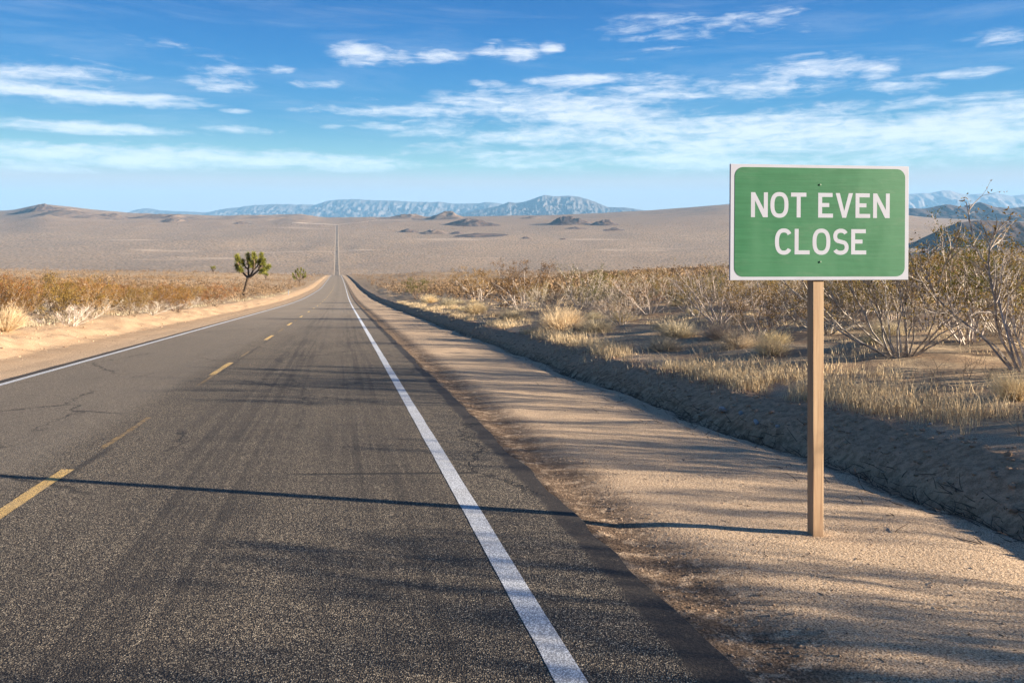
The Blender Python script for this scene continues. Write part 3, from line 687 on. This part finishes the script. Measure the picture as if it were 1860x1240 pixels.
for (u, v, vt, k_, wf, lab) in [(1020,602,548,0,1.0,'biggest golden straw bush on the right verge, upright and fluffy'),
        (1230,612,573,2,1.15,'round grey brown bush on open ground left of the sign'),
        (1085,603,571,3,1.2,'low grey bush just right of the biggest straw bush'),
        (862,570,541,1,1.0,'straw coloured bush with a dark shaded side left of the thicket'),
        (930,582,556,3,1.2,'small grey straw bush left of the biggest straw bush'),
        (815,556,536,2,1.1,'small grey bush near the road on the right, before the straw bushes'),
        (780,550,532,0,1.2,'small straw bush right of the rounded dark green bush'),
        (1310,616,578,3,1.1,'pale grey bush beneath the lower left corner of the sign'),
        (1845,725,665,1,.9,'spiky straw tuft by the right edge of the photo')]:
    x, y, z = hit(u, v); s = px2m(v-vt, y)/.5; taken.append((x, y, .4*s)); taken += [(x+.974*d_, y-.228*d_, .5) for d_ in (1, 2, 3, 4, 5.5)]
    put('straw_bush', DOME[k_], (x, y, z-.02), rnd_.uniform(0, 6.28), (s*wf, s*wf, s), lab, 'bush', G3)
# bushes of the left verge that stand out
for (u, v, vt, pr, wf, lab) in [(110,583,500,RUS[0],1.2,'large rust coloured shrub at the left, nearest the photo edge'),
        (165,578,508,RUS[1],1.1,'rusty orange shrub second from the left'),
        (240,574,520,RUS[2],1.1,'ochre shrub behind the whitish dead bush on the left verge'),
        (320,566,518,RUS[0],1.2,'rusty shrub midway between the left edge and the big joshua tree'),
        (390,556,516,RUS[2],1.2,'olive shrub a little left of the big joshua tree'),
        (35,588,520,RUS[2],1.0,'olive brown shrub in the lower left corner of the thicket')]:
    hero(pr, '', u, v, vt, 1.5, lab, 'shrub', G2, wf)
for (u, v, vt, k_, lab) in [(275,572,545,1,'whitish tangled dead bush on the left bank'),(130,592,556,1,'low grey dead bush in front of the rusty shrubs on the left'),(340,560,540,0,'small grey dead bush near the big joshua tree')]:
    hero(DEAD[k_], '', u, v, vt, 1.8, lab, 'shrub', G2, 2.2)
x, y, z = hit(8, 602); put('straw_bush', DOME[0], (x, y, z), 0, (px2m(52, y)/.5*.9,)*2+(px2m(52, y)/.5,), 'golden straw bush cut by the left edge of the photo', 'bush', G2)

# fill: individual shrubs near the camera
cand = []
for i in range(60000):
    y = rnd_.uniform(1.0, 14)*1.0 if rnd_.random() < .08 else rnd_.uniform(6, 150)
    side = rnd_.random() < .62
    L_ = rnd_.uniform(9.6, 20+y*1.3) if side else -rnd_.uniform(11.2, 16+y*.5)
    x = float(xr(y))+L_; u = 930+F*x/y
    vis = -60 < u < 1930
    if not vis and not (y < 14 and side and L_ < 14): continue
    cand.append((y, x, L_, side, vis))
rnd_.shuffle(cand)
near = []; gridd = {}
def free(x, y, r):
    for (a, b, c) in taken:
        if (a-x)**2+(b-y)**2 < (r+c)**2: return False
    return True
nR = nL = 0
DEN = {}
def okd(x, y, r):
    kx, ky = int(x//4), int(y//4)
    for i in range(kx-1, kx+2):
        for j in range(ky-1, ky+2):
            for (a, b, c) in DEN.get((i, j), ()):
                if (a-x)**2+(b-y)**2 < (r+c)**2*.9: return False
    return True
sel = []
for (y, x, L_, side, vis) in cand:
    r_ = rnd_.uniform(.65, 1.0)*(1.02 if side else 1.0)
    if side and L_ < 12.3 and rnd_.random() < .85: continue
    if side and not vis and rnd_.random() < .8: continue
    if side and y < 9 and L_ < 16 and vis and rnd_.random() < .6: continue
    if okd(x, y, r_*.95) and free(x, y, .35*r_) and float(fbm(np.array([x*.12]), np.array([y*.12]), 3)[0]) > -.24:
        DEN.setdefault((int(x//4), int(y//4)), []).append((x, y, r_)); sel.append((y, x, L_, side, r_, vis))
sel.sort()
LAB = []; far_sel = []; cnt = {'R': 0, 'L': 0}
for (y, x, L_, side, r_, vis) in sel:
    key = 'R' if side else 'L'
    if cnt[key] > (160 if side else 105): far_sel.append((x, y, side, r_)); continue
    cnt[key] += 1; z = ground(x, y)-.03; q_ = rnd_.random()
    front = abs(L_) < (12.5 if side else 14)
    if side:
        if q_ < .50: pr, h0, lab = CRE[rnd_.randrange(5)], 1.8, 'ochre leaved creosote bush with pale stems lost in the thicket beyond the right bank'
        elif q_ < .72: pr, h0, lab = DEAD[rnd_.randrange(3)], 1.8, 'bare grey shrub lost in the thicket beyond the right bank'
        else: pr, h0, lab = None, .5, 'small dry straw or grey bush among the shrubs beyond the right bank'
    else:
        if q_ < .62: pr, h0, lab = RUS[rnd_.randrange(3)], 1.5, 'rusty or ochre shrub lost in the thicket beyond the left bank'
        elif q_ < .82: pr, h0, lab = DEAD[rnd_.randrange(3)], 1.8, 'low grey dead shrub in the thicket beyond the left bank'
        else: pr, h0, lab = None, .5, 'small dry straw or grey bush among the shrubs beyond the left bank'
    if pr is None:
        s = rnd_.uniform(.6, 1.15)*(1.0 if side else .9)
        o = put('straw_bush', DOME[rnd_.randrange(4)], (x, y, z), rnd_.uniform(0, 6.28), (s*1.2, s*1.2, s*.9), lab, 'bush', G3 if side else G2); o['look'] = 'dry bush'; LAB.append(o)
    else:
        hh = rnd_.uniform(.7, 1.65) if side else rnd_.uniform(1.05, 1.6)
        if lab.startswith('low'): hh *= .6
        s = hh/h0; wf = rnd_.uniform(1.0, 1.35)
        if not vis: s = rnd_.uniform(1.1, 1.9)/h0; wf = .9
        o = put('', pr, (x, y, z), rnd_.uniform(0, 6.28), (s*wf, s*wf, s), lab, 'shrub', G1 if side else G2); o['look'] = 'leafy shrub' if pr not in DEAD else 'bare grey shrub'; LAB.append(o)
for i in range(26):
    y = 13*(5.0)**rnd_.random(); x = float(xr(y))+rnd_.uniform(7.6, 10.8)
    if not free(x, y, .3): continue
    s = rnd_.uniform(.55, 1.1); taken.append((x, y, .5*s))
    o = put('straw_bush', DOME[rnd_.choice((0,1,2,3,2))], (x, y, ground(x, y)-.03), rnd_.uniform(0, 6.28), (s*1.15, s*1.15, s*.95), 'x', 'bush', G3); o['look'] = 'rounded bush on the verge'; LAB.append(o)
ZN = [(-1e9,60,'at the left edge of the photo'),(60,180,'on the left, below the rocky hilltop'),(180,300,'on the left between the hilltop and the tall joshua tree'),(300,430,'just left of the tall joshua tree'),(430,600,'between the tall joshua tree and the road'),(600,760,'beside the far right verge of the road'),(760,850,'right of the dark green bush'),(850,950,'left of the biggest straw bush'),(950,1060,'behind the biggest straw bush'),(1060,1150,'just right of the biggest straw bush'),(1150,1240,'halfway from the biggest straw bush to the sign'),(1240,1325,'just left of the sign'),(1325,1470,'under the sign, left of its post'),(1470,1650,'under the sign, right of its post'),(1650,1760,'just right of the sign'),(1760,1930,'near the right edge of the photo'),(1930,1e9,'outside the photo to the right')]
bl = {}
for o in LAB:
    x, y = o.location.x, o.location.y; u = 930+F*x/y; Lq = abs(x-float(xr(y)))
    zn = [z_[2] for z_ in ZN if z_[0] <= u < z_[1]][0]
    row = 'front row' if y < 35 else ('middle row' if y < 62 else 'distant')
    size = 'low' if o.scale[2]*(1.8 if o['category'] == 'shrub' else .5) < (1.25 if o['category'] == 'shrub' else .42) else 'taller'
    bl.setdefault((row, size, o['look'], zn), []).append((u, o))
ORD = ['leftmost']+[n_+' from left' for n_ in 'second third fourth fifth sixth seventh eighth ninth tenth eleventh twelfth thirteenth fourteenth fifteenth sixteenth seventeenth eighteenth nineteenth twentieth twenty-first twenty-second twenty-third twenty-fourth'.split()]
for (row, size, look, zn), ls in bl.items():
    ls.sort(key=lambda t_: t_[0])
    for i, (u, o) in enumerate(ls):
        pre = (ORD[i]+' ') if len(ls) > 1 and i < len(ORD) else ''
        lb = f"{pre}{row} {size} {look} {zn}"
        o['label'] = lb if len(lb.split()) <= 16 else lb.replace(' from left', '').replace(' of the photo', '').replace('the ', ''); del o['look']
print('shrubs', cnt, 'rest', len(far_sel))

# everything farther: one mass of scrub
rs = np.random.RandomState(3)
def clumps(name, pts, hs, ntri, m, kindlab, sz=.30):
    n = len(pts); P = np.repeat(np.asarray(pts, float), ntri, 0); H = np.repeat(hs, ntri)
    a = rs.rand(n*ntri)*6.283; rr_ = np.sqrt(rs.rand(n*ntri))*.62*H; zz = rs.rand(n*ntri)**.8*H
    wv = .55+.45*np.sin(np.clip(zz/H, 0, 1)*2.6); c = P+np.stack([np.cos(a)*rr_*wv, np.sin(a)*rr_*wv, zz*(1-.25*(rr_/H))], -1)
    d1 = rs.randn(n*ntri, 3); d1 /= np.linalg.norm(d1, axis=1)[:, None]; d2 = rs.randn(n*ntri, 3); d2 /= np.linalg.norm(d2, axis=1)[:, None]
    s = (sz*H*(.5+rs.rand(n*ntri)))[:, None]
    V = np.stack([c-d1*s, c+d1*s*.6+d2*s*.3, c+d2*s], 1).reshape(-1, 3); Fc = np.arange(len(V)).reshape(-1, 3)
    return tag(link(name, mesh_np(name, V, Fc, m)), kindlab, kind='stuff')
mid = [(x, y) for (x, y, s_, r_) in far_sel]
mz = ground_LY(np.array([p[0] for p in mid])-xr(np.array([p[1] for p in mid])), np.array([p[1] for p in mid])) if mid else []
mp = [(p[0], p[1], z) for p, z in zip(mid, mz)]
sidev = np.array([1.0 if s_ else .75 for (_, _, s_, _) in far_sel])
if mp: clumps('scrub', mp, (.95+.75*rs.rand(len(mp)))*sidev, 60, M_SCRUB, 'mass of mid distance desert scrub on both sides of the road', .11)
N = 17000
Yf = np.exp(rs.uniform(math.log(110), math.log(1500), N)); uu = rs.uniform(-80, 1940, N); xf = (uu-930)/F*Yf; Lf = xf-xr(Yf)
keep = ((Lf > 9.5) | (Lf < -12)) & (Yf > 140)
Yf, xf, Lf = Yf[keep], xf[keep], Lf[keep]; zf = ground_LY(Lf, Yf)
dp = np.stack([xf, Yf, zf], 1); dh = .6+.8*rs.rand(len(Yf)); nr_ = Yf < 420
clumps('distant_scrub', dp[nr_], dh[nr_], 30, M_SCRUB, 'low scrub thinning out towards the brow of the slope', .15)
clumps('distant_scrub', dp[~nr_], dh[~nr_], 6, M_SCRUB, 'distant low desert scrub dotting the valley floor', .30)

M_FSCRUB = simple('far_plain_scrub', (.075,.055,.035), (.17,.12,.07), .02)
NF = 24000; Yp_ = 1450+1900*rs.rand(NF)**.8; up_ = rs.uniform(-60, 1920, NF); xp_ = (up_-930)/F*Yp_; Lp_ = xp_-xr(Yp_)
kk = ((Lp_ > 14) | (Lp_ < -18)) & (fbm(xp_*.006, Yp_*.006, 4)+.5*(rs.rand(NF)-.5) > -.12); Yp_, xp_, Lp_ = Yp_[kk], xp_[kk], Lp_[kk]
clumps('distant_scrub', np.stack([xp_, Yp_, ground_LY(Lp_, Yp_)], 1), 1.2+1.6*rs.rand(len(Yp_))**2, 5, M_FSCRUB, 'dark scrub speckling the far plain below the hills', .42)
M_DSCRUB = simple('gully_shade_scrub', (.055,.040,.025), (.14,.10,.055), .4)  # darkened scrub added to imitate the shaded gully at the brow
nb = 420; ub = rs.uniform(960, 1345, nb); Yb = 225+rs.rand(nb)*45; xb = (ub-930)/F*Yb
clumps('gully_shade_scrub', np.stack([xb, Yb, ground_LY(xb-xr(Yb), Yb)-.1], 1), .7+1.1*rs.rand(nb), 40, M_DSCRUB, 'added dark scrub standing in for the shaded wash at the brow left of the sign', .13)
# dry grass along the banks (stuff)
def grass(name, n, fn, m, lab, hmin, hmax, wdt=.004):
    L_, Y_ = fn(n); x = xr(Y_)+L_
    kp = fbm(x*.55+11, Y_*.55, 3)*1.5+rs.rand(len(x))*.35-.27+.25*(np.abs(L_-6.6) < .35) > 0; L_, Y_, x = L_[kp], Y_[kp], x[kp]; z = ground_LY(L_, Y_); n = len(L_)
    h = hmin+(hmax-hmin)*rs.rand(n)**1.6; a = rs.rand(n)*6.283; ln = .15+.85*rs.rand(n)
    wd = wdt*(1+Y_/14)
    d = np.stack([np.cos(a), np.sin(a), 0*a], -1); s = np.stack([-np.sin(a), np.cos(a), 0*a], -1)*wd[:, None]
    p0 = np.stack([x, Y_, z-.01], -1); up = np.array([0,0,1.])
    pm = p0+up*(h*.6)[:, None]+d*(h*ln*.25)[:, None]; p1 = p0+up*h[:, None]*(1-.25*ln)[:, None]+d*(h*ln)[:, None]
    V = np.stack([p0-s, p0+s, pm+s*.7, pm-s*.7, p1], 1).reshape(-1, 3)
    b = np.arange(n)*5; Fq = [tuple(q) for q in np.stack([b, b+1, b+2, b+3], 1)]+[tuple(q) for q in np.stack([b+3, b+2, b+4], 1)]
    return tag(link(name, mesh_np(name, V, Fq, m)), lab, kind='stuff')
def clus(Lf_, n, Y0, Y1, k=14, sp=.11, bias=1.0):
    nc = n//k; Yc = Y0*(Y1/Y0)**(rs.rand(nc)**bias); Lc = Lf_(nc, Yc)
    Yc = np.repeat(Yc, k)+rs.randn(nc*k)*sp; Lc = np.repeat(Lc, k)+rs.randn(nc*k)*sp; return Lc, Yc
def bankL(n, Y): return 6.18+np.abs(rs.randn(n))*.75+fbm(Y*.35, Y*0+3, 3)*.28
grass('dry_grass', 42000, lambda n: clus(bankL, n, 4.5, 90), M_STRAW, 'pale dry grass lining the top of the right bank', .07, .34, .0022)
grass('dry_grass', 22000, lambda n: clus(lambda k, Y: 7.0+rs.rand(k)*9, n, 6, 60, 22, .12), M_STRAW, 'thin dry grass on the open ground beyond the right bank', .04, .2, .0022)
grass('dry_grass', 9000, lambda n: clus(lambda k, Y: -10.6-np.abs(rs.randn(k))*.9, n, 18, 160, 16, .16), M_GREY, 'pale dry grass along the top of the left bank', .08, .3, .003)
grass('dry_grass', 5000, lambda n: clus(lambda k, Y: 5.55+rs.rand(k)*.75+fbm(Y*.35, Y*0+3, 3)*.28, n, 4.5, 70, 12, .05), M_GREY, 'sparse dry grass growing on the face of the right bank', .05, .2, .002)
# bent brittle stalks among the grass
stk = MB(); r = random.Random(77)
for i in range(300):
    y = 5.5*(9.0)**(r.random()); L_ = 6.7+abs(r.gauss(0, 1.6)); x = float(xr(y))+L_; z = ground(x, y)
    for j in range(r.randint(2, 5)):
        pts = branch(r, Vector((x+r.gauss(0,.04), y+r.gauss(0,.04), z-.02)), Vector((r.uniform(-.5,.5), r.uniform(-.5,.5), 1)), r.uniform(.15, .42), 5, .3, 0)
        stk.tube(pts, [.004,.0036,.003,.0026,.002,.0012], 3)
tag(link('dry_stalks', stk.mesh('dry_stalks', M_GREY)), 'crooked brittle dead stalks standing in the grass on the right bank', kind='stuff')

# ------------------------------------------------------------------ joshua trees
def spikes(mb, c, axis, r, rad, ln, n, sw=.018):
    for i in range(n):
        d = rvec(r).normalized()
        if d.dot(axis) < -.55: continue
        p0 = c+d*rad*.25+axis*r.uniform(-.5, .25)*ln; e_ = p0+(d+axis*.35).normalized()*rad*r.uniform(.75, 1.15)
        s = d.cross(rvec(r)).normalized()*sw; mb.tri(p0-s, p0+s, e_)
def joshua(loc, h, seed, label, lean=.15, wd=1.0, forks=(0,), dense=1.0, tf=.42, heads=None, nodes=None):
    r = random.Random(seed); tk = MB(); cr = MB(); sk = MB()
    th = h*tf; top = Vector((h*lean, 0, th))
    pts = [Vector((0,0,-.2)), Vector((h*lean*.1, 0, th*.3)), Vector((h*lean*.45, 0, th*.65)), top]
    tk.tube(pts, [h*.045, h*.034, h*.03, h*.034], 8)
    ends = []
    if heads:
        tk = MB(); top = Vector((heads[-1][0]*h, 0, heads[-1][1]*h)); th = top.z
        tk.tube([Vector((0,0,-.3)), Vector((top.x*.05, 0, th*.3)), Vector((top.x*.5, 0, th*.68)), top], [h*.052, h*.040, h*.037, h*.045], 9)
    def grow(p, d, ln, rad, lv):
        q_ = p+d*ln; md = p.lerp(q_, .5)+rvec(r, ln*.07); tk.tube([p, md, q_], [rad, rad*.85, rad*.75], 6)
        if lv == 0: ends.append((q_, d.normalized())); return
        n = r.choice((2, 3))
        a0 = r.uniform(0, 6.28)
        for i in range(n):
            a = a0+6.28*i/n; side = Vector((math.cos(a)*wd, math.sin(a)*wd, 0))
            grow(q_, (d.normalized()*.75+side*r.uniform(.4, .75)+Vector((0,0,.3))).normalized(), ln*r.uniform(.65, .95), rad*.72, lv-1)
    if heads:
        nd = [Vector((a*h, r.uniform(-.1, .1)*h, b*h)) for a, b in nodes]
        for q_ in nd: tk.tube([top-Vector((0,0,.02*h)), top.lerp(q_, .5)+Vector((0,0,-.012*h)), q_], [h*.028, h*.022, h*.019], 6)
        for (a, b) in heads[:-1]:
            p = Vector((a*h, r.uniform(-.17, .17)*h, b*h)); q_ = min(nd, key=lambda v_: (v_-p).length)
            md = q_.lerp(p, .5)+Vector((math.copysign(.012*h, p.x-q_.x), 0, -.01*h)); tk.tube([q_, md, p], [h*.018, h*.015, h*.012], 6)
            ends.append((p, ((p-md).normalized()+Vector((0,0,.5))).normalized()))
    n0 = 5
    for i in range(0 if heads else n0):
        a = 6.28*i/n0+r.uniform(-.3,.3); d = Vector((math.cos(a)*wd*.95, math.sin(a)*wd*.95, r.uniform(.55, 1.25))).normalized()
        grow(top-Vector((0,0,th*.04)), d, h*r.uniform(.15, .21), h*.024, 2)
    for (q_, d) in ends:
        L0 = h*.055
        for k_ in range(3):
            spikes(cr, q_+d*(k_-1)*L0*.9, d, r, h*(r.uniform(.058, .082) if heads else .052), h*.04, int(95*dense), h*.0045)
        spikes(sk, q_-d*L0*2.0, -d, r, h*.035, h*.05, int(18*dense), h*.004)
    if not heads:
      top_z = max(v[2] for v in cr.v); ax_ = [v[0] for v in cr.v]; cx_ = (max(ax_)+min(ax_))/2; wx = (max(ax_)-min(ax_))/2
      kz = (h-th)/(top_z-th); kx = h*.35*wd/wx*1.0
      for mb_ in (tk, cr, sk):
        mb_.v = [(v[0] if v[2] < th*.85 else (v[0]-top.x)*kx+top.x, v[1] if v[2] < th*.85 else v[1]*kx, v[2] if v[2] < th else th+(v[2]-th)*kz) for v in mb_.v]
    e = empty('joshua_tree', loc); tag(e, label, 'tree', 'joshua trees on the left')
    link('trunk', tk.mesh('trunk', M_TRUNK, True), e); link('crown', cr.mesh('crown', M_JOSH), e); link('dead_leaves', sk.mesh('dead_leaves', M_SKIRT), e)
    return e
def jt(u, v, vt, *a, **k_):
    x, y, z = hit(u, v); return joshua((x, y, z-.1), px2m(v-vt, y), *a, **k_)
YJ = 101.0; xj = (444-930)/F*YJ; joshua((xj, YJ, ground(xj, YJ)-.1), 83/F*YJ, 6, 'big joshua tree with leaning trunk and wide spiky green crown left of the road', lean=.16, wd=.95, dense=1.5, heads=[((a-215)/370, (940-b)/370) for a, b in [(180,612),(158,640),(208,655),(148,692),(250,603),(240,645),(300,594),(338,602),(330,648),(280,665),(368,645),(394,692),(372,716),(300,630),(352,682),(195,700),(250,770)]], nodes=[((a-215)/370, (940-b)/370) for a, b in [(185,722),(238,705),(290,705),(335,708)]])
YJ = 232.0; xj = (544-930)/F*YJ; joshua((xj, YJ, ground(xj, YJ)-.1), 33/F*YJ, 12, 'smaller upright joshua tree with a round crown, closer to the road', lean=.02, wd=.95, heads=[(a, b) for a, b in [(-.28,.52),(-.30,.68),(-.2,.82),(-.08,.93),(.06,.95),(.2,.86),(.3,.72),(.3,.55),(-.12,.7),(.05,.78),(.15,.65),(-.02,.6),(.2,.5),(-.2,.45),(.0,.33)]], nodes=[(-.15,.45),(0,.48),(.16,.44)])
for (u, v, vt, sd, lab) in [(387,517,503,21,'tiny distant joshua tree left of the big one'),(482,519,506,22,'tiny distant joshua tree just right of the big one'),(923,476,461,25,'lone tiny tree standing out on the plain right of the road')]:
    Yq = 330 if u < 600 else 520; xq = (u-930)/F*Yq; j = joshua((xq, Yq, ground(xq, Yq)), 4.0, sd, lab, lean=.03, dense=.5, tf=.25)
    if u > 600: j['group'] = 'lone trees on the plain'

# ------------------------------------------------------------------ small things: rocks, pebbles, litter, marker post
def rock_mesh(seed, el=(1,.8,.6)):
    import bmesh
    bm = bmesh.new(); bmesh.ops.create_icosphere(bm, subdivisions=3, radius=1)
    rr_ = random.Random(seed); pl = [(rvec(rr_).normalized(), rr_.uniform(.55, .85)) for _ in range(9)]
    for v in bm.verts:
        for n_, d_ in pl:
            t_ = v.co.dot(n_)-d_
            if t_ > 0: v.co -= n_*t_*.92
        v.co = Vector((v.co.x*el[0], v.co.y*el[1], v.co.z*el[2]))
    me = bpy.data.meshes.new('rock'); bm.to_mesh(me); bm.free(); me.materials.append(M_ROCK); return me
for (u, v, s, sd, lab) in [(1314,748,.085,1,'flat pale grey rock in the ditch left of the post'),(1374,770,.06,2,'dark angular rock in the ditch nearer the sign post'),(1346,752,.045,3,'small flat stone leaning beside the flat pale rock'),(1403,748,.03,4,'small pale stone high on the shaded bank left of the post'),(1412,775,.035,6,'small stone below the high pale one on the bank'),(1690,772,.03,5,'small stone on the shaded bank right of the post')]:
    x, y, z = hit(u, v); tag(link('rock', rock_mesh(sd, (1.1,.8,.55)), None, (x, y, z+s*.25), (rnd_.uniform(-.5,.5), rnd_.uniform(-.5,.5), rnd_.uniform(0,6)), (s,s,s)), lab, 'rock', 'rocks in the roadside ditch')
# pebbles and grit, one mass
ico = np.array([(0,0,1),(.89,0,.45),(.28,.85,.45),(-.72,.53,.45),(-.72,-.53,.45),(.28,-.85,.45),(.72,.53,-.45),(-.28,.85,-.45),(-.89,0,-.45),(-.28,-.85,-.45),(.72,-.53,-.45),(0,0,-1)])
icf = np.array([(0,1,2),(0,2,3),(0,3,4),(0,4,5),(0,5,1),(1,6,2),(2,7,3),(3,8,4),(4,9,5),(5,10,1),(1,10,6),(2,6,7),(3,7,8),(4,8,9),(5,9,10),(11,7,6),(11,8,7),(11,9,8),(11,10,9),(11,6,10)])
def pebbles(name, Lp, Yp, s, m, lab):
    n = len(Lp); z = ground_LY(Lp, Yp); x = xr(Yp)+Lp
    V = ico[None]*(s[:, None, None])*(1+.5*(rs.rand(n, 12, 1)-.5))*np.stack([.7+.6*rs.rand(n), .7+.6*rs.rand(n), .4+.4*rs.rand(n)], -1)[:, None, :]
    V = V+np.stack([x, Yp, z+s*.2], -1)[:, None, :]
    Fc = (icf[None]+(np.arange(n)*12)[:, None, None]).reshape(-1, 3)
    return tag(link(name, mesh_np(name, V.reshape(-1, 3), Fc, m)), lab, kind='stuff')
n = 7000; Yp = 2.6*(9.0)**rs.rand(n); Lp = np.where(rs.rand(n) < .55, 1.95+np.abs(rs.randn(n))*.35, 2+rs.rand(n)*6)
pebbles('gravel', Lp, Yp, .0025+.007*rs.rand(n)**4, M_PEB, 'loose gravel and grit scattered on the right shoulder')
n = 1500; Yp = 12*(8.0)**rs.rand(n); Lp = -7.2-rs.rand(n)*2.6
pebbles('gravel', Lp, Yp, .004+.016*rs.rand(n)**5, M_PEB, 'loose gravel on the left shoulder')
n = 2600; Yp = 4.5*(10.0)**rs.rand(n); Lp = 5.3+rs.rand(n)**.7*1.1+fbm(Yp*.35, Yp*0+3, 3)*.28
pebbles('soil_clods', Lp, Yp, .006+.035*rs.rand(n)**5, M_CLOD, 'crumbled clods and stones on the face of the right bank')
n = 1800; Yp = 12*(9.0)**rs.rand(n); Lp = -8.5-rs.rand(n)*2.2
pebbles('soil_clods', Lp, Yp, .008+.04*rs.rand(n)**6, M_CLOD, 'crumbled clods on the sunlit left bank')
lt = MB(); r = random.Random(9)
for i in range(1500):
    y = 5.5*(14.0)**r.random(); wob_ = float(fbm(np.array([y*.35]), np.array([3.0]), 3)[0])*.28
    L_ = 5.28+wob_+r.gauss(0, .13) if r.random() < .8 else 4.9+wob_+r.gauss(0, .4); x = float(xr(y))+L_; z = ground(x, y)
    d = Vector((r.uniform(-1,1)-.2, r.uniform(-1,1)+.8, r.uniform(-.05,.3))); lt.tube(branch(r, Vector((x, y, z+.006)), d, r.uniform(.04, .2), 3, .25, 0), [.004,.004,.003,.002], 3)
for i in range(260):
    y = 2.8*(6.0)**r.random(); L_ = r.uniform(2.1, 4.9); x = float(xr(y))+L_; z = ground(x, y)
    lt.tube(branch(r, Vector((x, y, z+.004)), Vector((r.uniform(-1,1), r.uniform(-1,1), .05)), r.uniform(.02, .07), 3, .4, 0), [.0022,.002,.002,.001], 3)
tag(link('twig_litter', lt.mesh('twig_litter', M_LITTER)), 'dark twigs and washed litter lying in the ditch and on the shoulder', kind='stuff')
Ym = 140.0; xm = (524-930)/F*Ym; mb = MB(); e = empty('marker_post', (xm, Ym, ground(xm, Ym))); tag(e, 'slim white roadside marker post on the left bank between the two bigger joshua trees', 'marker post')
mb.box(-.06, .06, -.01, .01, -.2, 1.0); bevel(link('stake', mb.mesh('stake', M_SIGNW), e), .004)
mb = MB(); mb.box(-.05, .05, -.016, -.0105, .78, .93); link('reflector', mb.mesh('reflector', M_BOLT), e)

# ------------------------------------------------------------------ haze
HZ = True
if HZ:
    m = bpy.data.materials.new('haze_air'); m.use_nodes = True; t = NT(m.node_tree)
    pv = t.n('ShaderNodeVolumePrincipled', {'Color': (.28,.60,1.0), 'Density': 4.9e-5, 'Anisotropy': .0})
    t.n('ShaderNodeOutputMaterial', {'Volume': pv.outputs[0]})
    mb = MB(); mb.box(-17500, 17500, -500, 18300, -420, 660)
    o = link('haze', mb.mesh('haze', m)); tag(o, kind='stuff')
